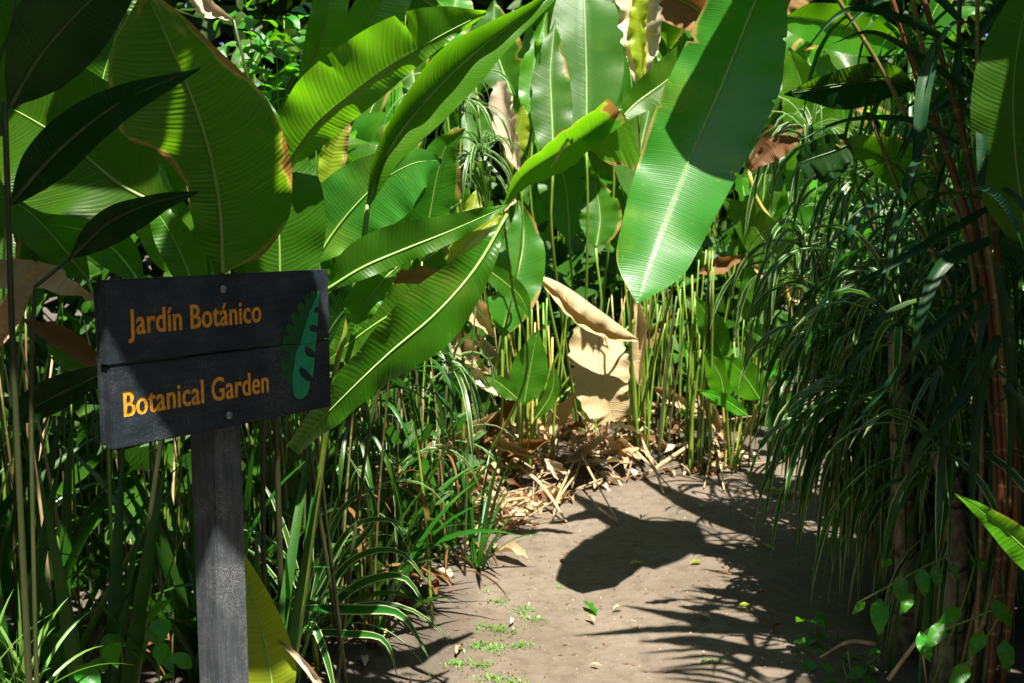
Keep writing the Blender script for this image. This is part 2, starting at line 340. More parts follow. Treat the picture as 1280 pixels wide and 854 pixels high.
# ------------------------------------------------------------------ ground and path
def path_edges(y):
    """left and right edge of the bare path at distance y"""
    a = np.interp(y, [-6, 0, 2.6, 3.2, 3.7, 4.4, 5.0, 5.5, 5.85, 6.1, 6.6, 7.5, 8.5, 9.5, 11], [-0.9, -0.6, -0.45, -0.30, -0.22, -0.18, -0.10, 0.15, 0.95, 1.35, 1.70, 2.0, 2.5, 3.2, 4.4])
    b = np.interp(y, [-6, 0, 2.6, 3.2, 3.7, 4.4, 5.0, 5.5, 6.1, 6.6, 7.5, 8.5, 9.5, 11], [0.9, 1.0, 1.15, 1.30, 1.42, 1.52, 1.70, 1.95, 2.25, 2.5, 2.85, 3.4, 4.2, 5.6])
    return float(a), float(b)
def pdist(x, y):                               # > 0 inside the path
    a, b = path_edges(y); n = 0.07*noise.noise(Vector((x*1.7, y*1.7, 1.3)))
    return min(x-a, b-x) + n
def gz(x, y):
    d = pdist(x, y)
    k = min(max((-d+0.02)/0.35, 0), 1); k = k*k*(3-2*k)
    return k*0.075 + k*0.03*noise.noise(Vector((x*2, y*2, 0))) + 0.006*noise.noise(Vector((x*1.2, y*1.2, 5))) - (0.03 if d > 0.25 else 0.03*max(min(d/0.25, 1), 0)) - 0.012
def zpath(x, y): return 0.008*noise.noise(Vector((x*1.2, y*1.2, 5))) + 0.006*noise.noise(Vector((x*5, y*5, 2))) + 0.0035*noise.noise(Vector((x*19, y*19, 2))) + 0.0018*noise.noise(Vector((x*55, y*55, 7)))
def grid(xs, ys, fz):
    v = [(x, y, fz(x, y)) for y in ys for x in xs]; n = len(xs)
    return v, [(j*n+i, j*n+i+1, (j+1)*n+i+1, (j+1)*n+i) for j in range(len(ys)-1) for i in range(n-1)]
xs = [-150, -60, -25, -12] + list(np.linspace(-6, 7, 150)) + [12, 25, 60, 150]
ys = [-150, -60, -25, -10] + list(np.linspace(-5, 12, 190)) + [16, 25, 60, 150]
v, f = grid(xs, ys, gz)
mesh('ground', v, f, M['soil'], kind='structure')
rows_y = list(np.linspace(-5, 2.7, 40)) + list(np.arange(2.72, 6.6, 0.014)) + list(np.linspace(6.65, 11, 90))
NX = 130; NY = len(rows_y); pb_ = MB(); pv = []; pa = []
for y in rows_y:
    a, b = path_edges(y); a -= 0.35; b += 0.35
    for i in range(NX):
        x = a + (b-a)*i/(NX-1); e = min(i, NX-1-i)
        pv.append((x, y, zpath(x, y) - (0.03 if e == 0 else 0))); pa.append(min(max(1-(pdist(x, y)+0.02)/0.22, 0), 1))
pb_.add(pv, [(j*NX+i, j*NX+i+1, (j+1)*NX+i+1, (j+1)*NX+i) for j in range(NY-1) for i in range(NX-1)], None, pa)
pb_.build('path', M['sand'], kind='structure')
def gp(x, y): return Vector((x, y, max(gz(x, y), zpath(x, y) if pdist(x, y) > 0 else -1)))

# ------------------------------------------------------------------ the sign
SX, SY, YAW = -0.705, 1.718, math.radians(54.2)
post_base = Vector((SX + 0.268*math.cos(YAW), SY + 0.268*math.sin(YAW), 0))
sign = thing('wooden_sign', 'black wooden sign on a square post with orange lettering and a green leaf emblem', 'sign', post_base)
def local_to(o_parent, me_obj, loc, rz):
    me_obj.parent = o_parent; me_obj.location = loc; me_obj.rotation_euler = (0, 0, rz)
# board space: X along the board, Y into the board (away from the viewer), Z up; origin at the top left front corner
BT = 1.404; TH = 0.024; BW = 0.529; BH = 0.300
board_o = Vector((SX, SY, BT)) - post_base
def boxmesh(name, x0, x1, y0, y1, z0, z1, mat, bev=0.002, seg=2):
    bm = bmesh.new(); bmesh.ops.create_cube(bm, size=1)
    for q in bm.verts: q.co = Vector(((x0+x1)/2 + q.co.x*(x1-x0), (y0+y1)/2 + q.co.y*(y1-y0), (z0+z1)/2 + q.co.z*(z1-z0)))
    bmesh.ops.bevel(bm, geom=bm.edges[:], offset=bev, segments=seg, affect='EDGES')
    me = bpy.data.meshes.new(name); bm.to_mesh(me); bm.free()
    for m_ in (mat if isinstance(mat, list) else [mat]): me.materials.append(m_)
    return bpy.data.objects.new(name, me)
def textmesh(s, size, depth, loc, sx, bold):
    cu = bpy.data.curves.new('t', 'FONT'); cu.body = s; cu.size = size; cu.extrude = depth; cu.resolution_u = 5
    cu.space_character = 1.04
    o = bpy.data.objects.new('t', cu); COL.objects.link(o)
    bpy.context.view_layer.update()
    me = bpy.data.meshes.new_from_object(o.evaluated_get(bpy.context.evaluated_depsgraph_get()))
    bpy.data.objects.remove(o)
    bm = bmesh.new(); bm.from_mesh(me); bmesh.ops.remove_doubles(bm, verts=bm.verts[:], dist=1e-6); bmesh.ops.recalc_face_normals(bm, faces=bm.faces[:]); bm.normal_update()
    mv = []
    for q in bm.verts:
        ns = [f.normal.copy() for f in q.link_faces if abs(f.normal.z) < 0.5]
        n = Vector((0, 0, 0))
        for w_ in ns: n += w_
        if n.length > 1e-6:
            n.normalize(); mv.append((q, n*bold*min(1.0/max(n.dot(ns[0]), 0.45), 1.8)))
    for q, d_ in mv: q.co.x += d_.x; q.co.y += d_.y*0.55
    bm.to_mesh(me); bm.free()
    # lay out: text X -> board X, text Y -> board Z, text Z -> -board Y
    for q in me.vertices:
        x, y, z = q.co; q.co = (loc[0]+x*sx, -z+loc[1], loc[2]+y)
    w = max(q.co.x for q in me.vertices)-min(q.co.x for q in me.vertices)
    return me, w
planks = []
for i, (z0, z1) in enumerate(((-0.1485, 0), (-BH, -0.1515))):
    pl = boxmesh('plank', (0, 0.004)[i], BW-(0, -0.002)[i], (0, 0.0015)[i], TH, z0, z1, [M['plank'], M['orange']], 0.0022)
    COL.objects.link(pl); local_to(sign, pl, board_o, YAW); planks.append(pl)
texts = (('Jardín Botánico', 0.052, 0.082, 0.300, -0.098), ('Botanical Garden', 0.048, 0.3175, 0.330, -0.243))
for k, (s, x0, dummy, wid, zb) in enumerate(texts):
    x0 = (0.047, 0.026)[k]
    me, w = textmesh(s, 0.0645, 0.004, (0, 0, 0), 1.0, 0.0016)
    sx = wid/w
    pl = planks[k]
    cut, _ = textmesh(s, 0.0645, 0.004, (x0, 0.0, zb), sx, 0.0016)
    cut.materials.clear(); cut.materials.append(M['orange'])
    co = bpy.data.objects.new('cut', cut); COL.objects.link(co); co.parent = sign; co.location = board_o; co.rotation_euler = (0, 0, YAW)
    bpy.context.view_layer.update()
    md = pl.modifiers.new('b', 'BOOLEAN'); md.operation = 'DIFFERENCE'; md.object = co; md.solver = 'EXACT'; md.use_self = True; md.material_mode = 'TRANSFER'
    bpy.context.view_layer.update()
    nm = bpy.data.meshes.new_from_object(pl.evaluated_get(bpy.context.evaluated_depsgraph_get()))
    print('PLANK', k, len(pl.data.polygons), len(nm.polygons), 'textw', w)
    pl.modifiers.clear()
    if len(nm.polygons) > 60: pl.data = nm
    bpy.data.objects.remove(co)
    fl, _ = textmesh(s, 0.0645, 0.0004, (x0, 0.0030, zb), sx, 0.0014)
    fl.materials.clear(); fl.materials.append(M['orange'])
    lo = link('lettering', fl, pl)
# emblem: half dark, half teal cut leaf, inlaid on both planks
def poly_prism(name, pts, y0, y1, mat, parent):
    n = len(pts)
    bm = bmesh.new(); a = [bm.verts.new((x, y0, z)) for x, z in pts]
    fc = bm.faces.new(a); r = bmesh.ops.extrude_face_region(bm, geom=[fc])
    for q in r['geom']:
        if isinstance(q, bmesh.types.BMVert): q.co.y = y1
    bmesh.ops.recalc_face_normals(bm, faces=bm.faces[:]); bmesh.ops.triangulate(bm, faces=bm.faces[:])
    me = bpy.data.meshes.new(name); bm.to_mesh(me); bm.free(); me.materials.append(mat); return link(name, me, parent)
def S2(px, py):                                # emblem outline read off the sign face: px,py in enlarged crop -> board plane
    q = P(110+px/3.416, 320+py/3.416, 1.0)-CAM
    n = Vector((math.sin(YAW), -math.cos(YAW), 0)); o = Vector((SX, SY, BT))
    t = (o-CAM).dot(n)/q.dot(n); h = CAM+q*t-o
    return (h.x*math.cos(YAW)+h.y*math.sin(YAW), h.z)
teal = [(985,150),(984,215),(966,224),(962,240),(982,243),(978,300),(955,292),(942,305),(950,322),(976,327),(972,368)]
teal_low = [(972,370),(970,415),(950,392),(930,385),(924,408),(938,428),(968,436),(962,520),(935,490),(912,474),(900,485),(908,510),(930,530),(948,536),(948,560),(938,590),(918,610),(900,613),(882,598),(874,565),(874,520),(880,470),(888,420),(902,380)]
teal_top = teal + [(904,378),(920,320),(945,240),(968,185)]
dark_top = [(980,148),(950,150),(948,190),(936,160),(920,178),(926,215),(908,195),(890,215),(903,262),(880,235),(862,258),(882,305),(855,285),(838,305),(862,345),(832,340),(828,376),(900,374),(918,318),(943,238),(966,183)]
dark_low = [(828,380),(826,400),(862,415),(866,440),(850,448),(824,440),(824,480),(838,520),(856,548),(871,545),(871,518),(877,468),(885,418),(899,379)]
for nm, pts, m_, pl, yf in (('emblem', teal_top, 'embteal', 0, 0), ('emblem', teal_low, 'embteal', 1, 0.0015), ('emblem', dark_top, 'embdark', 0, 0), ('emblem', dark_low, 'embdark', 1, 0.0015)):
    poly_prism(nm, [S2(*p) for p in pts], yf-0.0012, yf+0.004, M[m_], planks[pl])
def lathe(name, prof_, mat, parent, loc, axis='Y', n=16):
    v = []; f = []
    for (r, h) in prof_:
        for k in range(n):
            a = 6.2832*k/n; v.append((r*math.cos(a), h, r*math.sin(a)))
    for i in range(len(prof_)-1):
        for k in range(n): f.append((i*n+k, i*n+(k+1) % n, (i+1)*n+(k+1) % n, (i+1)*n+k))
    f.append(tuple((len(prof_)-1)*n+k for k in range(n)))
    me = bpy.data.meshes.new(name); me.from_pydata(v, [], f); me.materials.append(mat)
    me.polygons.foreach_set('use_smooth', [True]*len(f)); o = link(name, me, parent); o.location = loc; return o
for pl, (px, py), y0 in ((0, (577, 142), 0), (1, (604, 681), 0.0015)):
    x, z = S2(px, py)
    lathe('bolt', [(0.0075, 0.001), (0.0075, -0.0012), (0.0062, -0.0030), (0.0035, -0.0042), (0.0008, -0.0045)], M['bolt'], planks[pl], (x, y0, z))
pw = 0.072
po = boxmesh('post', -pw/2, pw/2, TH+0.0005, TH+0.0005+pw, -BT-0.05, -0.03, M['post'], 0.003)
COL.objects.link(po); local_to(sign, po, board_o + Vector((0.268*math.cos(YAW), 0.268*math.sin(YAW), 0)), YAW)
ba = boxmesh('batten', 0.002, 0.016, TH+0.0005, TH+0.013, -BH+0.006, -0.012, M['plank'], 0.002)
COL.objects.link(ba); local_to(sign, ba, board_o, YAW)

# ------------------------------------------------------------------ plants: builders
def plant(name, label, cat, x, y, group=None):
    return thing(name, label, cat, gp(x, y), group)
SEED = [100]
def leaf(pl, pts, wr, wl, mat='green', rib='rib', ribr=0.004, name='leaf', nu=36, nv=6, px=True, label=None, **kw):
    SEED[0] += 1; kw.setdefault('seed', SEED[0])
    if px:
        dm = sum(p[2] for p in pts)/len(pts)
        P3 = [P(*p) for p in pts]; wr = [w*dm/F for w in wr]; wl = [w*dm/F for w in wl]
    else: P3 = pts
    v, f, uv, age, cen, N, L = leaf_geo(P3, wr, wl, nu=nu, nv=nv, **kw)
    m = MB(); m.add(v, f, uv, age); o = m.build(name, M[mat] if isinstance(mat, str) else mat, pl)
    if label: o['label'] = label
    if rib:
        k = len(cen)
        tube('midrib', [cen[0], cen[k//5], cen[2*k//5], cen[3*k//5], cen[4*k//5], cen[-2]], [ribr, ribr*0.9, ribr*0.75, ribr*0.55, ribr*0.35, ribr*0.12], M[rib], o, n=6, nu=24)
    return o
def stem(pl, pts, r, mat='stem', name='stem', ground=True, n=7, nu=None):
    P3 = [P(*p) if not isinstance(p, Vector) else p for p in pts]
    if ground: P3.append(wloc(pl)+Vector((0, 0, -0.03)))
    return tube(name, P3, r, M[mat], pl, n=n, nu=nu or 5*len(P3))
def bigshape(w, base=0.25, tip=1.0):
    return [w*q for q in (0.10, 0.62, 0.90, 1.0, 0.97, 0.85, 0.62, 0.32, 0.02)]
def grow(pl, rs, n, hmin, hmax, lmin, lmax, mats, wk=0.17, spread=0.35, lean=(0, 0), face=None, droop=0.5, stemr=0.007, stemmat='stem', nu=22, nv=4):
    """a clump of tall paddle leaves on long stalks, all rooted at the plant's base"""
    b = wloc(pl)
    for i in range(n):
        a = rs.uniform(0, 6.283); h = rs.uniform(hmin, hmax); L = rs.uniform(lmin, lmax); sp_ = spread*rs.uniform(0.2, 1)*h*0.5
        o = Vector((math.cos(a), math.sin(a), 0)); root = b + o*rs.uniform(0.02, 0.14); root.z = gz(root.x, root.y)-0.02
        top = b + o*sp_ + Vector((lean[0]*h, lean[1]*h, h)); 
        mid = (root+top)/2 - o*sp_*0.25
        d = (top-mid).normalized(); dr = droop*rs.uniform(0.3, 1.2)
        p1 = top + d*L*0.35 + o*L*0.05; p2 = top + d*L*0.62 + o*L*0.20*dr*2 - Vector((0, 0, L*0.10*dr)); p3 = top + d*L*0.80 + o*L*0.42*dr*2 - Vector((0, 0, L*0.38*dr))
        w = L*wk*rs.uniform(0.85, 1.2)
        stem(pl, [top, mid, root], [stemr*0.6, stemr*0.8, stemr], stemmat, ground=False, n=6, nu=12)
        fc = Vector((rs.uniform(-0.7, 0.7), -1, rs.uniform(0.2, 1.2))) if rs.random() < 0.75 else Vector((rs.uniform(-1, 1), rs.uniform(-1, 1), 0.5))
        mt = rs.choice(mats)
        leaf(pl, [top, p1, p2, p3], bigshape(w), bigshape(w*rs.uniform(0.8, 1.1)), mt, px=False, nu=nu, nv=nv, face=fc, fold=rs.uniform(0.05, 0.45), curl=rs.uniform(-0.5, 0.5), wave=w*0.10, freq=rs.uniform(2, 4), roll=rs.uniform(-0.5, 0.5), ribr=0.0045, tears=((rs.uniform(.25, .8), rs.uniform(.1, .5), True), (rs.uniform(.25, .8), rs.uniform(.1, .5), False)), brown=(rs.choice([0, 0, 0.05, 0.12]), rs.choice([0, 0, 0.06]), 0) )
def strap(pl, root, d0, L, w, mat, rs, droop=1.0, nu=9, name='leaf', twist=0.0):
    p = Vector(root); d = Vector(d0).normalized(); pts = [p.copy()]; n = 7
    for k in range(n):
        d = (d + Vector((0, 0, -1))*droop*0.34*(0.35+k/n)).normalized(); p = p + d*(L/n); pts.append(p.copy())
    side = Vector((d0[0], d0[1], 0)); fc = Vector((-d0[0]*0.5, -d0[1]*0.5, 1)) + Vector((rs.uniform(-.5, .5), rs.uniform(-.5, .5), 0))
    sh = [w*q for q in (0.55, 0.85, 1.0, 1.0, 0.85, 0.5, 0.02)]
    v, f, uv, age, *_ = leaf_geo(pts, sh, sh, nu=nu, nv=1, face=fc, fold=0.30, wave=0, seed=rs.randint(0, 9999), roll=[0, twist])
    if isinstance(pl, MB): pl.add(v, f, uv, age); return
    m = MB(); m.add(v, f, uv, age); return m.build(name, M[mat], pl)
def crown(pl, at, rs, n, L, w, mat='stripe', up=(15, 75), droop=1.0, az=None):
    for i in range(n):
        a = rs.uniform(0, 6.283) if az is None else rs.gauss(az[0], az[1]); e = math.radians(rs.uniform(*up))
        strap(pl, Vector(at)+Vector((rs.uniform(-.02, .02), rs.uniform(-.02, .02), rs.uniform(-.05, .03))), (math.cos(a)*math.cos(e), math.sin(a)*math.cos(e), math.sin(e)), L*rs.uniform(0.65, 1.15), w*rs.uniform(0.75, 1.2), mat, rs, droop*rs.uniform(0.7, 1.3), twist=rs.uniform(-1, 1))
# PLANTS-BEGIN
# ------------------------------------------------------------------ left foreground: broad leaves round the sign
A = plant('cane_plant', 'dark thin cane at the far left edge with near-black pointed leaves', 'plant', P(18, 600, 1.75).x, 1.75)
stem(A, [(6, 128, 1.75), (10, 250, 1.75), (20, 520, 1.75)], [0.005, 0.006, 0.008], 'stemdark')
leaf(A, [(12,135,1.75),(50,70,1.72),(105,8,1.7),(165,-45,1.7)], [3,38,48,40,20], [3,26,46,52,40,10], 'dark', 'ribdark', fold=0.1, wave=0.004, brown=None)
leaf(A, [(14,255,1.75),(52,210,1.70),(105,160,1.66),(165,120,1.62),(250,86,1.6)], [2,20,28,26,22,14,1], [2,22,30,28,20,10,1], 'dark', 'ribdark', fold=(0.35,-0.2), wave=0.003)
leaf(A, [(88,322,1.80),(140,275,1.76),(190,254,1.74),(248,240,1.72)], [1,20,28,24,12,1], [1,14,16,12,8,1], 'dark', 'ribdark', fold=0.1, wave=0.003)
leaf(A, [(2,170,1.8),(-4,90,1.8),(18,20,1.8),(20,-60,1.8)], [2,20,24,22,10], [3,20,24,20,10], 'green', 'ribdark', fold=0.2)
stem(A, [(88,322,1.80),(40,420,1.78)], 0.004, 'stemdark')

B = plant('broad_leaf_plant', 'plant with the largest broad leaf, yellow-green with scorched brown edge, right behind the sign', 'plant', -0.62, 2.35)
leaf(B, [(278,342,2.3),(274,250,2.22),(255,165,2.12),(225,85,2.02),(182,-12,1.92)], [8,62,92,98,96,84,60,34,4], [4,30,38,38,60,90,88,64,10], 'thin', 'rib', ribr=0.006, fold=(0.15,0.25), curl=(0.3,-0.1), wave=0.012, brown=(0.03,0.05,0.03), nu=60, nv=10)
stem(B, [(278,342,2.2),(284,480,2.25)], [0.006,0.009], 'stemdark')
leaf(B, [(348,430,2.45),(350,330,2.45),(345,240,2.45),(330,120,2.5)], [4,30,50,58,52,26,3], [4,30,44,44,40,24,3], 'green', fold=0.15, nu=40, label='dark green lower leaf')
stem(B, [(348,430,2.45),(330,520,2.45)], [0.005,0.008], 'stemdark')
leaf(B, [(250,400,2.5),(235,340,2.5),(212,290,2.5),(185,250,2.5)], [2,18,24,20,2], [2,16,22,20,2], 'green', fold=0.2)
stem(B, [(250,400,2.5),(270,520,2.45)], [0.003,0.006], 'stemdark')
leaf(B, [(292,25,2.5),(262,8,2.5),(240,-20,2.5)], [2,14,22,8], [3,26,30,12], 'pale', None, fold=0.5, curl=1.0, ragged=0.3, label='withered pale leaf behind the tip')
stem(B, [(292,25,2.5),(320,220,2.55)], 0.004, 'stemdark')

C = plant('broad_leaf_plant', 'plant behind the dark cane with wide olive leaves reaching the left edge', 'plant', -1.15, 2.75)
leaf(C, [(212,262,2.55),(160,238,2.55),(100,190,2.58),(20,138,2.62),(-60,105,2.65)], [10,62,86,90,84,60,10], [8,50,84,88,70,40,10], 'thin', 'rib', ribr=0.0055, fold=0.12, wave=0.01, nu=44, nv=8)
stem(C, [(212,262,2.55),(218,420,2.6)], [0.006,0.009], 'stemdark')
leaf(C, [(128,210,2.72),(122,140,2.72),(140,60,2.74),(175,-30,2.8)], [3,30,44,46,36,10], [3,30,44,42,34,10], 'thin', fold=0.2, brown=(0.0,0.1,0.16), nu=40)
stem(C, [(128,210,2.72),(150,420,2.75)], [0.005,0.009], 'stemdark')
leaf(C, [(110,350,2.8),(70,300,2.8),(30,260,2.85),(-30,235,2.9)], [3,30,40,34,3], [3,26,34,30,3], 'green', fold=0.2)
stem(C, [(110,350,2.8),(130,450,2.8)], 0.005)
leaf(C, [(178,360,2.6),(150,320,2.6),(110,290,2.62),(60,280,2.65)], [3,22,30,24,3], [3,22,26,22,3], 'green', fold=0.25)
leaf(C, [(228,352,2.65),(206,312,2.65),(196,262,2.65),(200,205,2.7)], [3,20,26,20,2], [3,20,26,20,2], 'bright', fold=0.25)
leaf(C, [(-30,330,2.5),(10,335,2.45),(60,345,2.35),(125,378,2.3)], [4,22,34,34,26,16,5], [4,10,16,22,18,10,2], 'dead', None, fold=(0.2,-0.3), curl=0.6, ragged=0.5, wave=0.012, label='dry tan leaf')
leaf(C, [(50,340,2.3),(30,370,2.25),(8,410,2.22),(-20,450,2.2)], [3,24,34,30,10], [3,10,18,14,4], 'dead', None, fold=0.5, curl=0.9, wave=0.012, label='dry folded tan leaf')
leaf(C, [(30,400,2.5),(80,425,2.45),(130,460,2.4),(150,475,2.4)], [2,12,16,12,2], [2,12,18,12,2], 'brown', None, fold=0.3, curl=0.5)
leaf(C, [(60,430,2.55),(95,455,2.5),(130,480,2.5)], [2,14,14,3], [2,12,12,3], 'thin', None, fold=0.2, curl=0.4)
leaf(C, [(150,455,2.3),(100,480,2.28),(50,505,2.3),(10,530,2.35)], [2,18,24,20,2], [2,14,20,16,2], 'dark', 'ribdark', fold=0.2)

D = plant('broad_leaf_plant', 'plant whose long glossy green leaf sweeps diagonally up to the right above the sign', 'plant', -0.66, 2.75)
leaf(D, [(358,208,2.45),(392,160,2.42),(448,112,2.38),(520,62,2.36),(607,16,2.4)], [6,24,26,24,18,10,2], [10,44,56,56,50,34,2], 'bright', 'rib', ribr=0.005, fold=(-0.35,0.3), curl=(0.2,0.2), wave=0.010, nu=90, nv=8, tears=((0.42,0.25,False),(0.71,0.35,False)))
stem(D, [(358,208,2.45),(350,330,2.5),(345,500,2.55)], [0.006,0.008,0.01], 'stemdark')
leaf(D, [(460,256,2.5),(482,195,2.5),(530,130,2.55),(590,70,2.6),(700,-14,2.7)], [4,30,46,48,34,20,8], [4,26,44,54,38,18,8], 'green', 'rib', ribr=0.005, fold=(0.5,0.55), curl=(0.7,0.9), wave=0.008, nu=54, nv=8)
stem(D, [(460,256,2.5),(453,310,2.5),(432,415,2.5),(414,500,2.52)], [0.0065,0.008,0.008,0.008], 'stem')
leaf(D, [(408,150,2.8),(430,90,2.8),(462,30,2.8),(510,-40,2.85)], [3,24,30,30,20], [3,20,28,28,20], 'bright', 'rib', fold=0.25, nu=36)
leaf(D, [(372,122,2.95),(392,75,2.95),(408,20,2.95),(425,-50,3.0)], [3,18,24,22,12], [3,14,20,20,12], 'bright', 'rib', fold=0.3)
leaf(D, [(556,18,3.0),(520,-6,2.9),(470,-30,2.8)], [2,12,16,8], [2,14,22,10], 'green', fold=0.3)
leaf(D, [(408,262,2.7),(412,215,2.7),(424,170,2.7),(445,140,2.7)], [2,12,18,12,2], [2,12,16,12,2], 'yellow', None, fold=0.3, brown=(0.2,0.3,0))

E_ = plant('broad_leaf_plant', 'plant right of the sign with a round-tipped green leaf and a flat arching leaf', 'plant', -0.52, 3.0)
leaf(E_, [(392,330,2.65),(420,287,2.65),(465,236,2.65),(515,205,2.66),(552,200,2.7)], [4,26,42,50,50,36,3], [5,34,48,44,32,20,3], 'teal', 'rib', ribr=0.004, fold=0.12, nu=44, nv=7)
leaf(E_, [(405,364,2.4),(450,336,2.42),(505,312,2.46),(565,288,2.5),(637,256,2.6)], [3,13,16,16,14,8,1], [3,30,36,30,20,12,1], 'green', 'rib', ribr=0.004, fold=(0.1,0.3), nu=40)
leaf(E_, [(500,330,2.5),(478,352,2.48),(456,380,2.46),(440,418,2.46)], [3,18,26,22,3], [2,12,18,16,2], 'green', 'rib', fold=0.4)
leaf(E_, [(560,330,2.8),(582,308,2.8),(606,285,2.85),(628,268,2.9)], [2,12,16,10,2], [2,18,22,14,2], 'yellow', 'rib', ribr=0.003, fold=0.2)
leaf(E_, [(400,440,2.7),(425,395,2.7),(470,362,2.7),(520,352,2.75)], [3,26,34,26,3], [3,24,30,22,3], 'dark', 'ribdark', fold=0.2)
stem(E_, [(392,330,2.65),(375,460,2.7)], [0.005,0.008], 'stemdark'); stem(E_, [(405,364,2.4),(395,520,2.6)], [0.004,0.007], 'stemdark')

Fp = plant('broad_leaf_plant', 'plant with a long olive leaf hanging in a curved wave just right of the sign', 'plant', -0.55, 2.9)
leaf(Fp, [(634,268,2.55),(604,322,2.5),(552,385,2.42),(488,440,2.34),(425,500,2.25),(366,562,2.2)], [2,14,30,44,48,42,33,26,12], [1,14,28,40,42,36,29,22,12], 'thin', 'rib', ribr=0.0045, fold=(0.15,-0.15), curl=(0.4,-0.2), wave=0.010, nu=64, nv=8, roll=[0,0,0.1,0.3,0.5,0.3])
leaf(Fp, [(555,370,2.6),(505,385,2.58),(455,415,2.56),(405,455,2.55)], [2,26,36,34,20,3], [2,24,38,36,20,3], 'green', 'rib', fold=0.15, nu=40)
leaf(Fp, [(572,345,2.75),(535,345,2.72),(500,352,2.7),(462,368,2.66)], [2,12,18,16,4], [2,14,20,16,4], 'brown', None, fold=0.2, curl=0.5, ragged=0.4, label='dead brown leaf')
leaf(Fp, [(572,400,2.9),(585,365,2.9),(592,330,2.9),(618,280,2.9)], [2,12,16,12,2], [2,8,10,8,2], 'pale', None, fold=0.6, curl=0.6, ragged=0.5, label='withered pale leaf')
stem(Fp, [(634,268,2.55),(606,330,2.62),(540,410,2.8),(470,500,2.95)], [0.004,0.004,0.006,0.008], 'stemdark')
Fy = plant('young_plant', 'single upright yellow-green leaf at the foot of the signpost, its base sunlit', 'plant', G(330,1000).x, G(330,1000).y)
leaf(Fy, [(345,900,2.12),(338,840,2.12),(322,770,2.14),(302,690,2.16)], [6,32,32,20,2], [6,34,30,18,2], 'yellow', 'rib', ribr=0.003, fold=0.3, name='leaf')
leaf(Fy, [(420,900,2.1),(395,850,2.1),(365,815,2.12),(340,795,2.15)], [4,9,9,6,1], [4,9,9,6,1], 'pale', None, fold=0.6, curl=0.8, label='dry rolled pale leaf')
stem(Fy, [(345,900,2.12)], [0.006,0.008])

# ------------------------------------------------------------------ the hanging banana leaf in the middle
H = plant('banana_plant', 'plant with one huge glossy blue-green leaf hanging tip down in the middle of the view', 'plant', 2.0, 3.2)
leaf(H, [(975,-70,3.92),(945,0,3.86),(912,85,3.80),(872,175,3.72),(838,262,3.62),(814,325,3.53),(797,379,3.45)], [20,42,56,62,65,66,65,62,58,54,48,39,3], [12,26,42,56,66,70,69,66,62,57,51,41,3], 'teal', 'rib', ribr=0.0075, fold=(0.12,0.12), curl=(0.25,0.3), wave=0.013, freq=3.3, roll=[0,0.12,0.0,-0.1,0.0], nu=150, nv=12, brown=(0.0,0.015,0.0), tears=((0.33,0.12,True),(0.52,0.07,True),(0.40,0.08,False),(0.62,0.10,False),(0.24,0.10,False)))
b = wloc(H)
stem(H, [(975,-70,3.92),(1010,-130,3.9),(1100,-190,3.7),(1260,-150,3.2),(1380,100,3.2)], [0.010,0.012,0.014,0.018,0.024,0.03], 'stem', n=8, nu=40)

leaf(H, [P(*p)+SUN*(0.85/SUN.z) for p in ((1060,-85,3.88),(1006,-8,3.84),(942,86,3.76),(895,158,3.7),(872,196,3.66))], [0.03,0.17,0.18,0.17,0.15], [0.03,0.20,0.24,0.25,0.22], 'green', 'rib', px=False, nu=24, nv=4, face=tuple(SUN), fold=0.05, wave=0.004)  # unseen leaf added above the frame to shade the hanging blade's upper right
stem(H, [P(1060,-85,3.88)+SUN*(0.85/SUN.z), Vector((1.7, 3.1, 2.9)), Vector((2.0, 3.15, 2.0))], [0.007, 0.01, 0.013, 0.018], 'stem')
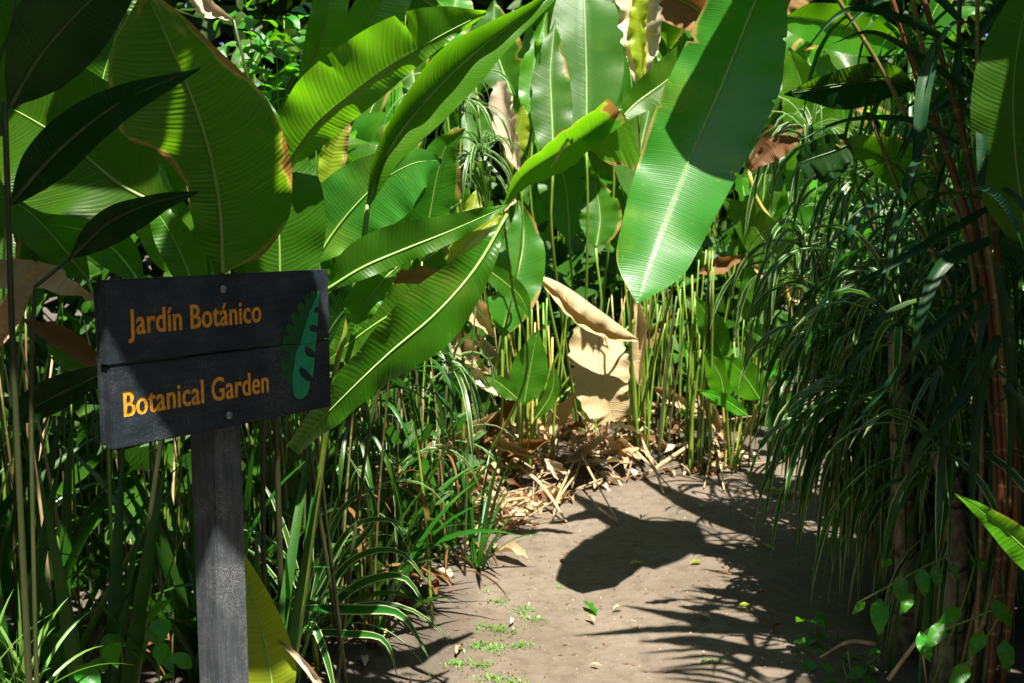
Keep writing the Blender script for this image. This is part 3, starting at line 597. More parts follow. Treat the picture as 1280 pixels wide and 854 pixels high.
# ------------------------------------------------------------------ shade: plants and trees added beyond the frame to cast it
def sunlift(p, h): return p + SUN*(h/SUN.z)
CLEAR = [(-0.35, 0.93, 0.17), (-0.62, 0.80, 0.22), (-0.15, 0.85, 0.15), (-0.24, 1.70, 0.10), (-0.78, 3.05, 0.30), (-0.08, 2.02, 0.15), (1.2, 1.25, 0.14), (0.12, 1.95, 0.15), (0.62, 2.6, 0.52), (0.35, 1.9, 0.4), (0.9, 3.4, 0.5)]  # gaps kept in the added canopy so sun reaches chosen spots
def shade_canopy(name, label, base, top, blobs, rs, nper, size, mat='canopy', zr=(2.75, 3.2)):  # out-of-frame tree added to block the sun, its leaves omitted at the gaps
    t = thing(name, label, 'tree', gp(*base))
    b = wloc(t); tp = Vector(top)
    tube('trunk', [b+Vector((0, 0, -0.05)), b+Vector((0.05, 0.03, 0.9)), (b+tp)/2+Vector((0, 0, 0.3)), tp], [0.10, 0.085, 0.07, 0.05], M['trunk'], t, n=10, nu=20)
    for (cx, cy, rx, ry, dens) in blobs:
        tube('branch', [tp, (tp+Vector((cx, cy, 3.2)))/2+Vector((0, 0, 0.15)), Vector((cx, cy, 3.25))], [0.045, 0.03, 0.015], M['trunk'], t, n=6, nu=10)
        for i in range(int(nper*dens*rx*ry)):
            a = rs.uniform(0, 6.283); r = math.sqrt(rs.random()); x = cx+rx*r*math.cos(a); y = cy+ry*r*math.sin(a); z = rs.uniform(*zr)
            d = rs.uniform(0, 6.283); L = size*rs.uniform(0.7, 1.2); dv = Vector((math.cos(d), math.sin(d), 0)); w = L*rs.uniform(0.16, 0.22)
            p0 = Vector((x, y, z))
            if any((p0+dv*L*q-Vector((cx_, cy_, z))).length < cr_+w*0.8 for cx_, cy_, cr_ in CLEAR for q in (-.45, -.2, 0, .2, .45)): continue
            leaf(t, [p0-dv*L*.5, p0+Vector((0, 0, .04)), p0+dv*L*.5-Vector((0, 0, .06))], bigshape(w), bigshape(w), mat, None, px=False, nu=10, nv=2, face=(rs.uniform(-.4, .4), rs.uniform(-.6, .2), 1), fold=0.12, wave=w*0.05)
    return t
rs = random.Random(3)
shade_canopy('added_shade_tree', 'tree added outside the view at right, its leaves placed to shade the right side', (2.6, 1.6), (2.5, 1.9, 3.3),
    [(2.2, 0.6, 0.8, 1.1, 1.8), (3.4, 1.4, 1.1, 1.4, 1), (1.95, 2.4, 0.55, 1.0, 3.0), (2.7, 3.0, 0.7, 1.1, 1.4), (3.8, 3.4, 1.0, 1.2, 1), (2.4, 4.2, 0.6, 0.8, 1.0), (1.2, -0.2, 0.8, 0.9, 1.0), (2.4, -1.0, 1.2, 1.2, 0.8), (3.4, 4.9, 1.0, 0.9, 0.8)], rs, 30, 0.55)
tl = shade_canopy('added_shade_tree', 'tree added outside the view at left, its leaves placed to shade the sign', (-2.6, 0.6), (-2.4, 0.9, 3.3),
    [(-0.75, 1.35, 0.72, 0.55, 1.9), (-1.9, 1.4, 0.9, 1.1, 1.5), (-3.1, 1.6, 1.0, 1.3, 1), (-1.2, 0.2, 0.9, 0.7, 1.0), (-2.1, 2.7, 1.2, 0.8, 1.3), (-0.6, -0.7, 1.0, 0.7, 0.9), (-2.3, -0.8, 1.2, 1.2, 0.8), (-0.75, 2.35, 0.45, 0.5, 1.6)], rs, 32, 0.50)
for (p0, p1, w) in (((-1.05, 1.30, 2.88), (0.12, 1.36, 2.86), 0.235), ((-1.5, 1.65, 2.95), (-0.62, 1.72, 2.92), 0.2), ((-0.75, 2.45, 3.05), (0.12, 2.50, 3.02), 0.17), ((-0.9, 2.75, 3.1), (-0.05, 2.78, 3.05), 0.16)):
    leaf(tl, [Vector(p0), (Vector(p0)+Vector(p1))/2+Vector((0, 0, .03)), Vector(p1)], bigshape(w), bigshape(w), 'green', 'rib', px=False, nu=16, nv=3, face=(0, -.2, 1), fold=0.05, wave=0.005)  # extra unseen leaves set to shade the sign and the left bed
t2 = shade_canopy('added_shade_tree', 'unseen slender tree added deep on the left to shade the plants under it', (-3.6, 4.4), (-3.0, 4.4, 3.6),
    [(-1.8, 3.6, 1.1, 0.8, 2.4), (-3.2, 4.4, 1.0, 1.3, 1.6), (-1.5, 4.9, 0.8, 0.6, 2.0), (-1.0, 3.1, 0.6, 0.5, 2.0)], rs, 30, 0.6, zr=(3.1, 3.6))
# leaves added and shaped to cast the shadows on the path: (ground pixels base -> tip, half width px), height above ground
SH = plant('added_shade_plant', 'plant added right of the view, its leaves shaped to cast shadows on the path', 'plant', 2.05, 2.7)
rs = random.Random(8)
def shadow_leaf(pl, gpts, w, h, mat='green', tip=True):
    P3 = [sunlift(G(*q), h + 0.12*math.sin(3*i/len(gpts))) for i, q in enumerate(gpts)]
    dm = sum(G(*q).y for q in gpts)/len(gpts); w = [x*dm/F*1.65 for x in w]
    b = wloc(pl)
    stem(pl, [P3[0], (P3[0]+b)/2+Vector((0.1, 0, 0.6))], [0.006, 0.01, 0.014])
    leaf(pl, P3, w, w, mat, 'rib', px=False, nu=24, nv=3, face=tuple(SUN), fold=0.1, wave=0.004)
for gpts, w in (([(990,700),(900,690),(800,662),(705,612)], [3,13,17,18,14,8,1]), ([(1060,690),(980,672),(890,640),(800,598)], [3,14,18,18,14,8,1]),
                ([(1000,790),(930,782),(860,772),(778,757)], [2,8,11,11,8,4,1]), ([(1010,790),(920,788),(820,788),(718,795)], [2,5,8,8,6,4,1]), ([(1000,820),(930,812),(870,803),(797,803)], [2,9,11,12,10,5,1]),
                ([(1120,660),(1050,640),(980,615),(930,592)], [3,15,22,20,10,1]), ([(1120,740),(1050,722),(980,705),(900,700)], [3,16,22,20,12,1]), ([(1130,800),(1060,780),(1000,765),(950,760)], [3,16,22,20,12,1]),
                ([(1130,860),(1060,840),(1000,828),(925,830)], [3,16,22,18,10,1]), ([(1150,700),(1100,690),(1040,690),(990,700)], [3,16,22,20,10,1]), ([(1150,840),(1110,825),(1060,812),(1010,815)], [3,16,22,20,10,1])):
    shadow_leaf(SH, gpts, w, 2.45)
for i in range(14):
    y = 822+i*6; shadow_leaf(SH, [(960, 848+i*4), (895+rs.uniform(-8,8), y-8+i*2), (828-rs.uniform(0,30), y+rs.uniform(-6,10))], [1.5,3,3,.5], 2.3)
for i in range(22):
    x = rs.uniform(860, 1000); y = rs.uniform(690, 800); shadow_leaf(SH, [(x+75, y+rs.uniform(0,26)), (x+30, y+rs.uniform(-4,8)), (x-15, y+rs.uniform(-10,4))], [1.5,4,4,.5], 2.4)
# ------------------------------------------------------------------ left lower thicket
def stems(pl, rs, n, h, r, rad, mats, lean=(0, 0), nn=5, top=0.25):
    b = wloc(pl)
    for i in range(n):
        a = rs.uniform(0, 6.283); q = rad*math.sqrt(rs.random()); x = b.x+q*math.cos(a); y = b.y+q*math.sin(a)
        hh = h*rs.uniform(0.6, 1.15); dx = lean[0]*hh + rs.gauss(0, top*0.5)*hh; dy = lean[1]*hh + rs.gauss(0, top*0.5)*hh
        R = r*rs.uniform(0.6, 1.25); z = gz(x, y)-0.02
        tube('stem', [Vector((x, y, z)), Vector((x+dx*0.35, y+dy*0.35, hh*0.5)), Vector((x+dx, y+dy, hh))], [R, R*0.85, R*0.55], M[rs.choice(mats)], pl, n=nn, nu=7)
rs = random.Random(21)
thick = [(-1.75, 3.0, 'left of the sign, at the left edge of the view'), (-1.25, 3.15, 'below the left end of the sign'), (-0.85, 3.3, 'behind the signpost'), (-0.55, 3.55, 'just right of the signpost'),
         (-1.55, 3.9, 'deep in the dark at left'), (-0.95, 3.9, 'deep behind the sign'), (-0.50, 4.1, 'behind the striped plant by the path'), (-2.3, 3.6, 'outermost at far left')]
for x, y, w in thick:
    t = plant('stalk_clump', 'thin brown and green stalks '+w, 'plant', x, y, 'stalk clumps in the shade on the left')
    stems(t, rs, 24, 1.1, 0.0055, 0.30, ['stemdark', 'stemdark', 'stem', 'stemdry', 'canegreen'], top=0.16)
for x, y, hh, w in ((-1.9, 3.6, 1.5, 'far left behind the cane'), (-1.2, 4.4, 1.6, 'behind the sign and the big leaf'), (-0.5, 4.3, 1.3, 'behind the diagonal leaf'), (-2.6, 5.0, 2.1, 'rearmost on the left')):
    t = plant('broad_leaf_plant', 'shaded clump of broad paddle leaves '+w, 'plant', x, y, 'broad leaf clumps at the back left')
    grow(t, rs, 8, hh*0.7, hh, 0.6, 0.95, ['green', 'green', 'thin'], spread=0.5)
for (x, y, n, L, w, mt, lab) in ((-0.95, 2.15, 9, 0.85, 0.021, 'strap', 'broad dark sword leaves rising left of the signpost'), (-1.25, 2.35, 8, 0.9, 0.020, 'strap', 'dark sword leaves at the lower left edge'),
                                 (-0.62, 2.35, 8, 0.95, 0.017, 'strap', 'narrow dark sword leaves right behind the signpost'), (-0.66, 2.8, 9, 0.8, 0.012, 'strap', 'slender green blades between post and striped plant')):
    t = plant('sword_leaf_plant', lab, 'plant', x, y, 'sword leaf plants at lower left')
    crown(t, gp(x, y), rs, n, L, w, mt, up=(62, 86), droop=0.22)
for (x, y, n, L, w, lab) in ((-0.62, 3.35, 26, 0.75, 0.011, 'behind the striped spider plant'), (-0.40, 3.75, 26, 0.7, 0.010, 'at the left path edge behind the spider plant'), (-0.28, 4.35, 22, 0.6, 0.009, 'at the path edge before the litter'), (-1.05, 3.1, 26, 0.85, 0.013, 'under the middle of the sign'), (-1.5, 3.0, 24, 0.9, 0.014, 'under the left end of the sign'), (-0.75, 3.9, 24, 0.8, 0.011, 'in the shade behind the post'), (-2.0, 3.3, 24, 0.95, 0.015, 'at the far left of the shade')):
    t = plant('grass_clump', 'clump of dark green strap leaves '+lab, 'plant', x, y, 'grassy clumps on the left bed')
    for k in range(3): crown(t, gp(x+rs.uniform(-.16, .16), y+rs.uniform(-.16, .16)), rs, n//2, L, w*1.15, 'strap', up=(50, 88), droop=0.55)
    crown(t, gp(x, y)+Vector((0, 0, 0.1)), rs, 8, L*0.6, w*0.7, 'brown', up=(20, 80), droop=1.2)
t = plant('grass_tuft', 'sunlit pale green grass tuft in the bottom left corner', 'grass tuft', -0.93, 1.85)
cz = P(38, 868, 1.85)
for k in range(5): tube('stem', [wloc(t), cz+Vector((rs.uniform(-.06,.06), 0, -.03))], 0.003, M['stem'], t, n=5, nu=4)
crown(t, cz, rs, 26, 0.20, 0.0045, 'grass', up=(35, 88), droop=0.5)
crown(t, P(-10, 850, 1.8), rs, 12, 0.18, 0.0045, 'grass', up=(45, 88), droop=0.4)
t = plant('seedling', 'low seedling with small oval leaves beside the grass tuft at lower left', 'plant', P(185, 820, 2.2).x, 2.2)
def oval(pl, at, az, el, L, w, mat, rs, name='leaf', nu=8, nv=2):
    d = Vector((math.cos(az)*math.cos(el), math.sin(az)*math.cos(el), math.sin(el))); at = Vector(at)
    pts = [at, at+d*L*0.5+Vector((0, 0, L*0.06)), at+d*L-Vector((0, 0, L*0.12))]
    sh = [w*q for q in (0.04, 0.8, 1.0, 0.85, 0.45, 0.01)]
    return leaf(pl, pts, sh, sh, mat, None, px=False, nu=nu, nv=nv, face=Vector((rs.uniform(-.5, .5), rs.uniform(-1, 0), 1)), fold=0.2, wave=0.001, name=name)
def twigs(pl, spots, rs, n, L, w, mat='small', r=0.0025, tw='stem', spread=0.07):
    b = wloc(pl)
    for s in spots:
        q = P(*s); tube('twig', [b+Vector((rs.uniform(-.03,.03), rs.uniform(-.03,.03), -.02)), (b+q)/2+Vector((rs.uniform(-.05,.05), rs.uniform(-.05,.05), 0.03)), q], [r*1.6, r*1.2, r*0.6], M[tw], pl, n=5, nu=8)
        for i in range(n):
            oval(pl, q+Vector((rs.gauss(0, spread*0.5), rs.gauss(0, spread*0.5), rs.gauss(-spread*0.3, spread*0.6))), rs.uniform(0, 6.283), rs.uniform(-0.6, 0.6), L*rs.uniform(0.7, 1.25), w*rs.uniform(0.8, 1.2), mat, rs)
twigs(t, [(185, 770, 2.2), (200, 800, 2.15), (150, 800, 2.2), (120, 830, 2.1)], rs, 4, 0.07, 0.022, 'small')

# striped plant by the path, lower left
t = plant('striped_grass', 'striped spider plant arching over the left edge of the path, tips in the sun', 'plant', P(395, 800, 3.05).x, 3.05)
b = wloc(t)
for pts, w in (([(392,745,3.0),(438,662,2.95),(495,652,2.9),(518,695,2.9)], 4.5), ([(400,770,2.95),(450,730,2.9),(505,722,2.85),(540,775,2.82)], 6), ([(380,760,2.95),(440,762,2.9),(500,768,2.85),(537,824,2.8)], 7),
               ([(400,780,3.0),(430,700,3.0),(470,640,3.0),(430,560,3.05)], 5), ([(385,790,2.95),(430,792,2.9),(480,800,2.85),(498,850,2.85)], 5), ([(390,750,3.0),(420,650,3.0),(455,615,3.0),(490,610,3.0)], 5),
               ([(380,770,3.0),(385,700,3.0),(400,640,3.0),(440,620,3.0)], 5), ([(370,800,2.95),(390,780,2.9),(410,830,2.85),(425,900,2.8)], 5), ([(395,760,2.95),(440,700,2.9),(500,690,2.85),(545,745,2.85)], 4.5)):
    leaf(t, pts, [w*.5, w, w, w*.8, w*.4, .1], [w*.5, w, w, w*.8, w*.4, .1], 'stripe', None, nu=14, nv=2, fold=0.25, wave=0.001)
tube('stem', [b, P(390, 770, 3.0)], [0.010, 0.008], M['stem'], t, n=6, nu=5)
crown(t, P(385, 785, 3.02), rs, 22, 0.48, 0.0085, 'stripe', up=(20, 80), droop=1.0)
for (px, py, d, lab) in ((500, 470, 3.6, 'striped hanging blades right of the sign under the wavy leaf'), (560, 455, 4.3, 'striped blades hanging in the light beside the dry stalks'), (440, 520, 3.3, 'dim drooping blades tucked behind the wavy leaf tip')):
    q = P(px, py, d); t = plant('striped_grass', lab, 'plant', q.x-0.05, q.y+0.05, 'striped grass plants left of the path')
    tube('stem', [wloc(t), q], [0.008, 0.005], M['stemdark'], t, n=6, nu=5)
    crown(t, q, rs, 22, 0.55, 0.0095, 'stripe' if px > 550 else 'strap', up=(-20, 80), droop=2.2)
    crown(t, (wloc(t)+q)/2+Vector((0, 0, 0.1)), rs, 8, 0.45, 0.008, 'stripe', up=(10, 80), droop=1.4)
    crown(t, (wloc(t)+q)/2+Vector((0, 0, 0.05)), rs, 9, 0.40, 0.008, 'brown', up=(10, 80), droop=2.0)

# ------------------------------------------------------------------ middle: sunlit striped crown and folded leaves
q = P(575, 130, 4.6); t = plant('striped_grass', 'brightly sunlit striped grass cascading between the diagonal leaf and the middle', 'plant', q.x, 4.75)
tube('stem', [wloc(t), q+Vector((0, 0.1, -.6)), q], [0.010, 0.008, 0.005], M['stem'], t, n=6, nu=8)
crown(t, q, rs, 34, 0.46, 0.0085, 'stripe', up=(0, 80), droop=1.9)
crown(t, P(600, 190, 4.5), rs, 22, 0.40, 0.0085, 'stripe', up=(-10, 70), droop=1.9)
crown(t, P(560, 200, 4.7), rs, 24, 0.42, 0.0085, 'stripe', up=(-10, 70), droop=1.9)
crown(t, P(550, 290, 4.7), rs, 18, 0.34, 0.008, 'stripe', up=(0, 70), droop=1.6)
t = plant('broad_leaf_plant', 'plant whose torn bright leaf folds over left of the hanging banana leaf', 'plant', -0.32, 4.9)
leaf(t, [(628,262,4.2),(652,222,4.15),(690,196,4.1),(728,172,4.05),(775,140,4.0)], [2,16,26,22,14], [2,18,30,40,40], 'bright', 'rib', fold=(0.2,0.6), curl=(0.3,0.8), brown=(0.08,0,0.04), nu=40, ragged=0.15)
leaf(t, [(724,168,4.05),(752,150,4.02),(779,138,4.02)], [22,56,62,70,76,84], [2,3,4,4,3], 'bright', None, fold=(-0.1,0), curl=(0.2,0), brown=(0,0.10,0), nu=26, nv=10, ragged=0.1, label='bright green torn flap hanging down')
leaf(t, [(775,150,4.1),(800,125,4.15),(835,100,4.2),(880,60,4.3)], [6,22,28,20], [6,22,26,20], 'green', 'rib', fold=0.3)
leaf(t, [(690,210,4.08),(700,190,4.05),(712,172,4.05),(724,156,4.05)], [3,5,5,2], [3,4,4,2], 'pale', None, fold=0.5, curl=0.8, ragged=0.6, label='dry pale curled strip')
leaf(t, [(645,250,4.3),(625,262,4.3),(600,272,4.3),(575,285,4.3)], [3,10,12,2], [3,8,10,2], 'dead', None, fold=0.4, curl=0.5, ragged=0.6, label='dry torn tan end')
stem(t, [(628,262,4.2),(640,360,4.3),(655,480,4.5)], [0.005,0.006,0.009])
t = plant('broad_leaf_plant', 'plant with a half withered white and yellow leaf at the top middle of the view', 'plant', 0.75, 6.25)
leaf(t, [(795,112,5.0),(800,75,5.0),(795,30,5.0),(785,-30,5.0)], [2,26,40,50,50], [2,22,28,26,24], 'pale', 'rib', fold=0.3, curl=0.5, wave=0.03, ragged=0.3, brown=(0,0.0,0), label='withered cream leaf')
leaf(t, [(803,108,4.98),(802,70,4.97),(798,30,4.97),(800,-20,4.97)], [1,6,9,12,10], [1,12,14,10,8], 'yellow', None, fold=0.3, curl=0.3, wave=0.02, label='yellow band along the rib')
leaf(t, [(900,60,5.1),(880,20,5.1),(850,0,5.1),(805,-15,5.1)], [4,30,40,40], [4,30,36,30], 'brown', 'rib', fold=0.3, curl=0.6, wave=0.03, label='withered brown leaf')
leaf(t, [(960,30,5.2),(985,0,5.2),(1020,-30,5.2)], [4,22,26], [4,22,26], 'brown', None, fold=0.3, curl=0.6, wave=0.02)
stem(t, [(795,112,5.0),(800,200,5.1),(790,330,5.2)], [0.006,0.008,0.011]); stem(t, [(900,60,5.1),(880,200,5.2)], [0.006,0.010])
t = plant('broad_leaf_plant', 'plant with one dry whitish leaf lit by the sun beside the striped grass', 'plant', -0.25, 5.5)
leaf(t, [(650,215,5.0),(636,170,5.0),(628,135,5.0),(625,102,5.0)], [3,14,20,22,10], [3,18,26,24,8], 'pale', None, fold=0.4, curl=0.6, wave=0.015, ragged=0.35)
leaf(t, [(635,215,5.05),(645,175,5.05),(655,130,5.05)], [3,14,14,2], [3,14,12,2], 'yellow', 'rib', fold=0.3)
stem(t, [(650,215,5.0),(648,330,5.1)], [0.005,0.009])
# tall back plants with visible pale ribs, hand placed
back = [([(733,185,5.9),(733,100,5.9),(731,20,5.9),(728,-70,6.0)], 46, 'green'), ([(692,205,5.7),(690,150,5.7),(688,90,5.7),(694,25,5.7)], 26, 'green'), ([(668,165,5.8),(664,110,5.8),(672,60,5.8),(684,15,5.8)], 16, 'bright'),
        ([(765,165,6.1),(758,120,6.1),(755,70,6.1),(762,20,6.1)], 22, 'green'), ([(640,120,6.0),(620,60,6.0),(618,0,6.0)], 34, 'green'), ([(712,300,6.2),(708,240,6.2),(700,190,6.2),(705,140,6.2)], 34, 'green'),
        ([(660,330,6.0),(650,290,6.0),(640,240,6.0)], 30, 'green'), ([(745,310,6.0),(750,270,6.0),(742,220,6.0)], 28, 'green'), ([(600,320,5.6),(590,280,5.6),(596,235,5.6)], 18, 'yellow'), ([(556,60,5.6),(566,20,5.6),(575,-30,5.6)], 26, 'bright'),
        ([(520,120,5.4),(515,70,5.4),(530,10,5.4)], 24, 'green'), ([(628,420,5.2),(640,370,5.2),(655,300,5.2),(648,250,5.2)], 34, 'green'), ([(812,270,6.3),(800,200,6.3),(812,130,6.3),(815,60,6.3)], 36, 'green')]
t = None
where = ['with the widest upright leaves and pale ribs at the top middle', 'with narrow upright leaves left of the widest ones', 'low and dark behind the dry stalks']
for k, (pts, w, mt) in enumerate(back):
    if k in (0, 4, 8):
        i = (0, 4, 8).index(k); t = plant('broad_leaf_plant', 'tall back row plant '+where[i], 'plant', (0.45, 0.0, -0.15)[i], (6.3, 6.3, 5.9)[i], 'tall plants along the back')
    pts = [(a_, b_, c_+max(pts[0][1]-b_, 0)/300*0.45) for a_, b_, c_ in pts]
    leaf(t, pts, bigshape(w), bigshape(w), mt, 'rib', ribr=0.008, tears=((rs.uniform(.25, .8), rs.uniform(.1, .4), True), (rs.uniform(.25, .8), rs.uniform(.1, .4), False)), fold=0.25, curl=rs.uniform(-.3, .5), wave=0.012, nu=26, nv=4, brown=(0.0, rs.choice([0, 0.05]), 0))
    p = pts[0]; stem(t, [p, (p[0]+rs.uniform(-6, 6), p[1]+110, p[2]+0.05)], [0.007, 0.009, 0.012])
# right of the hanging leaf
t = plant('broad_leaf_plant', 'plant with a sunlit yellow-green leaf and thick yellow stalk right of the hanging banana leaf', 'plant', 1.52, 6.6)
leaf(t, [(988,350,5.60),(962,312,5.60),(935,275,5.60),(902,248,5.60)], [4,24,26,18,2], [4,22,24,18,2], 'thin', 'rib', fold=0.3, nu=26)
stem(t, [(936,212,5.70),(945,248,5.70),(968,285,5.70),(975,330,5.75),(985,430,5.90)], [0.012,0.013,0.014,0.014,0.015,0.016], 'stemyel')
leaf(t, [(1010,380,5.80),(965,350,5.80),(940,330,5.80)], [3,12,12,2], [3,10,10,2], 'dead', None, fold=0.4, curl=0.4)
leaf(t, [(936,212,5.70),(950,190,5.70),(975,170,5.70),(1005,160,5.70)], [4,16,20,14,2], [4,18,20,14,2], 'brown', 'rib', fold=0.4)
leaf(t, [(985,470,5.80),(960,430,5.80),(930,410,5.80)], [3,22,24,3], [3,20,20,3], 'green', 'rib', fold=0.3)
leaf(t, [(960,20,5.40),(1010,25,5.40),(1070,38,5.40),(1145,60,5.40)], [4,24,30,24,4], [4,20,26,20,4], 'bright', 'rib', fold=0.3, nu=30)
leaf(t, [(985,240,5.70),(1010,190,5.70),(1005,120,5.70),(985,60,5.70)], [4,30,34,24,3], [4,28,30,24,3], 'bright', 'rib', fold=0.3)
leaf(t, [(1040,300,5.80),(1060,240,5.80),(1040,170,5.80)], [4,34,34,4], [4,34,34,4], 'green', 'rib', fold=0.3)
stem(t, [(985,240,5.70),(1000,400,5.90)], [0.006,0.010]); stem(t, [(1145,60,5.40),(1100,300,5.80)], [0.006,0.01])
# ------------------------------------------------------------------ background rows and tree belt behind everything
rs = random.Random(77)
rows = [(-1.0, 5.6, 1.7, 'left of centre behind the striped grass'), (-0.1, 6.9, 2.6, 'behind the middle of the view'), (0.9, 6.9, 2.8, 'behind the hanging leaf'), (1.75, 7.2, 2.6, 'right of the hanging leaf'),
        (2.6, 6.6, 2.4, 'behind the striped bank'), (-1.9, 6.4, 2.4, 'above the sign far back'), (3.6, 6.2, 2.5, 'far right behind the canes'), (-3.2, 6.0, 2.4, 'far left at the back'), (0.4, 7.9, 3.1, 'rear of the middle'), (1.6, 8.6, 3.2, 'rear right of the middle'), (-1.0, 8.0, 3.2, 'rear left of the middle'), (3.0, 8.6, 3.2, 'rear right')]
for x, y, hh, w in rows:
    t = plant('tall_leaf_clump', 'tall clump of paddle leaves '+w, 'plant', x, y, 'clumps of tall leaves closing the back')
    grow(t, rs, 15, hh*0.35, hh, 0.65, 1.15, ['green', 'green', 'bright', 'thin'], spread=0.55, nu=24, nv=3)
def mass(name, label, cat, loc, rx, ry, h, n, size, rs, mat='green', trunkr=0.08):
    t = thing(name, label, cat, gp(*loc)); b = wloc(t)
    tube('trunk', [b-Vector((0, 0, .1)), b+Vector((0.1, 0, h*0.4)), b+Vector((0, 0.1, h*0.8))], [trunkr, trunkr*.8, trunkr*.4], M['trunk'], t, n=8, nu=10)
    m = MB()
    for i in range(n):
        a = rs.uniform(0, 6.283); r = math.sqrt(rs.random()); z = h*rs.random()**0.8
        p = b + Vector((rx*r*math.cos(a), ry*r*math.sin(a), z)); d = Vector((rs.uniform(-1, 1), rs.uniform(-1, 1), rs.uniform(-0.7, 0.7))).normalized()
        s_ = d.cross(Vector((rs.uniform(-1, 1), -1, rs.uniform(0, 1)))).normalized(); L = size*rs.uniform(0.5, 1.4); w = L*0.22
        up = d.cross(s_)*0.05*L
        vv = [p, p+d*L*.35+s_*w+up, p+d*L*.35-s_*w+up, p+d*L*.35, p+d*L*.75+s_*w*.6, p+d*L*.75-s_*w*.6, p+d*L-up*2]
        m.add(vv, [(0, 1, 3), (0, 3, 2), (1, 4, 6, 3), (2, 3, 6, 5)], [(0, 0, 0, .5), (L*.35, w, .35, 1), (L*.35, -w, .35, 0), (L*.35, 0, .35, .5), (L*.75, w*.6, .75, .8), (L*.75, -w*.6, .75, .2), (L, 0, 1, .5)])
    o = m.build('crown', M[mat], t); o['kind'] = 'stuff'
    return t
for k, (x, y, rx, h, n, w) in enumerate(((-5.5, 8.5, 2.0, 5.0, 5200, 'far left rear'), (-2.4, 10.4, 2.0, 5.5, 5200, 'left rear'), (0.6, 11.0, 2.0, 5.5, 5200, 'rear middle'), (3.6, 10.6, 2.0, 5.5, 5200, 'right rear'), (6.6, 8.6, 2.0, 5.0, 5200, 'far right rear'))):
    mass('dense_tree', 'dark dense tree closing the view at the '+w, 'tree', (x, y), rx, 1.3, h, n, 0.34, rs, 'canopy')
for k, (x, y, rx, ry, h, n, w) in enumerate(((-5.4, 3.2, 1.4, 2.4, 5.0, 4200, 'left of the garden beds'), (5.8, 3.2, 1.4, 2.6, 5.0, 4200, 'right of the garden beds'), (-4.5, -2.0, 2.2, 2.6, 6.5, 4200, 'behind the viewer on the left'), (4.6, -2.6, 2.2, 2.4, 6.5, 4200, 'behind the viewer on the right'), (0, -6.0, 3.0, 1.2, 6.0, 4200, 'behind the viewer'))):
    mass('dense_tree', 'dense round tree added to block sky light, '+w, 'tree', (x, y), rx, ry, h, n, 0.40, rs, 'canopy')  # surrounding trees out of view, added to cut the ambient sky light
# low dark undergrowth between the plants
def under(name, label, pts_fn, n, size, rs, mat, hmax):
    m = MB()
    for i in range(n):
        x, y = pts_fn(rs); z = gz(x, y) + hmax*rs.random()**1.6; p = Vector((x, y, z))
        d = Vector((rs.uniform(-1, 1), rs.uniform(-1, 1), rs.uniform(-0.5, 1.0))).normalized(); s_ = d.cross(Vector((rs.uniform(-1, 1), -1, rs.uniform(0, 1)))).normalized()
        L = size*rs.uniform(0.5, 1.4); w = L*rs.uniform(0.08, 0.28)
        m.add([p, p+d*L*.5+s_*w, p+d*L*.5-s_*w, p+d*L-Vector((0, 0, L*.15))], [(0, 1, 3), (0, 3, 2)], [(0, 0, 0, .5), (L*.5, w, .5, 1), (L*.5, -w, .5, 0), (L, 0, 1, .5)])
    o = m.build(name, M[mat], None); o['kind'] = 'stuff'; o['label'] = label; o['category'] = 'undergrowth'; return o
def inbed(fx):
    def g(rs):
        while True:
            x, y = fx(rs)
            if pdist(x, y) < -0.15: return x, y
    return g
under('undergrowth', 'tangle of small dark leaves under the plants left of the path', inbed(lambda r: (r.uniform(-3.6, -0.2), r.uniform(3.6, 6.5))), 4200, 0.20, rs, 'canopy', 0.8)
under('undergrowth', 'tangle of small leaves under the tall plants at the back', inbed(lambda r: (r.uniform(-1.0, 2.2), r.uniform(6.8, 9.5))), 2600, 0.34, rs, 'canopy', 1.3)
under('undergrowth', 'tangle of dark leaves inside the bank right of the path', inbed(lambda r: (r.uniform(1.7, 4.6), r.uniform(3.4, 7.5))), 7000, 0.16, rs, 'strap', 1.9)

# ------------------------------------------------------------------ right bank: striped plants on trunks, red canes
rs = random.Random(5)
spots = [((1010,165,4.9),(2.1,5.2),'uppermost at the right of the hanging leaf'), ((1000,345,4.8),(1.98,5.0),'leaning out furthest over the path end'), ((1065,215,4.4),(2.0,4.6),'upper right behind the dark folded leaf'), ((1125,240,4.5),(2.3,4.7),'behind the red canes'),
         ((1005,300,4.6),(2.0,4.9),'middle of the striped bank in the light'), ((1060,330,4.2),(1.9,4.4),'middle right of the striped bank'), ((1048,420,4.0),(1.8,4.15),'hanging lowest over the path'), ((1085,420,3.9),(1.8,3.95),'above the mottled trunk'),
         ((1150,400,3.9),(1.95,3.9),'in deep shade by the canes'), ((1210,350,4.0),(2.2,4.0),'in deep shade behind the canes'), ((1250,470,3.8),(2.2,3.8),'at the far right edge in deep shade'), ((1050,545,3.75),(1.55,3.7),'low by the path edge'), ((1115,560,3.55),(1.55,3.5),'low in front of the mottled trunk'), ((1180,580,3.6),(1.8,3.6),'low at right in the dark'), ((1195,160,4.6),(2.6,4.8),'highest at far right behind the canes')]
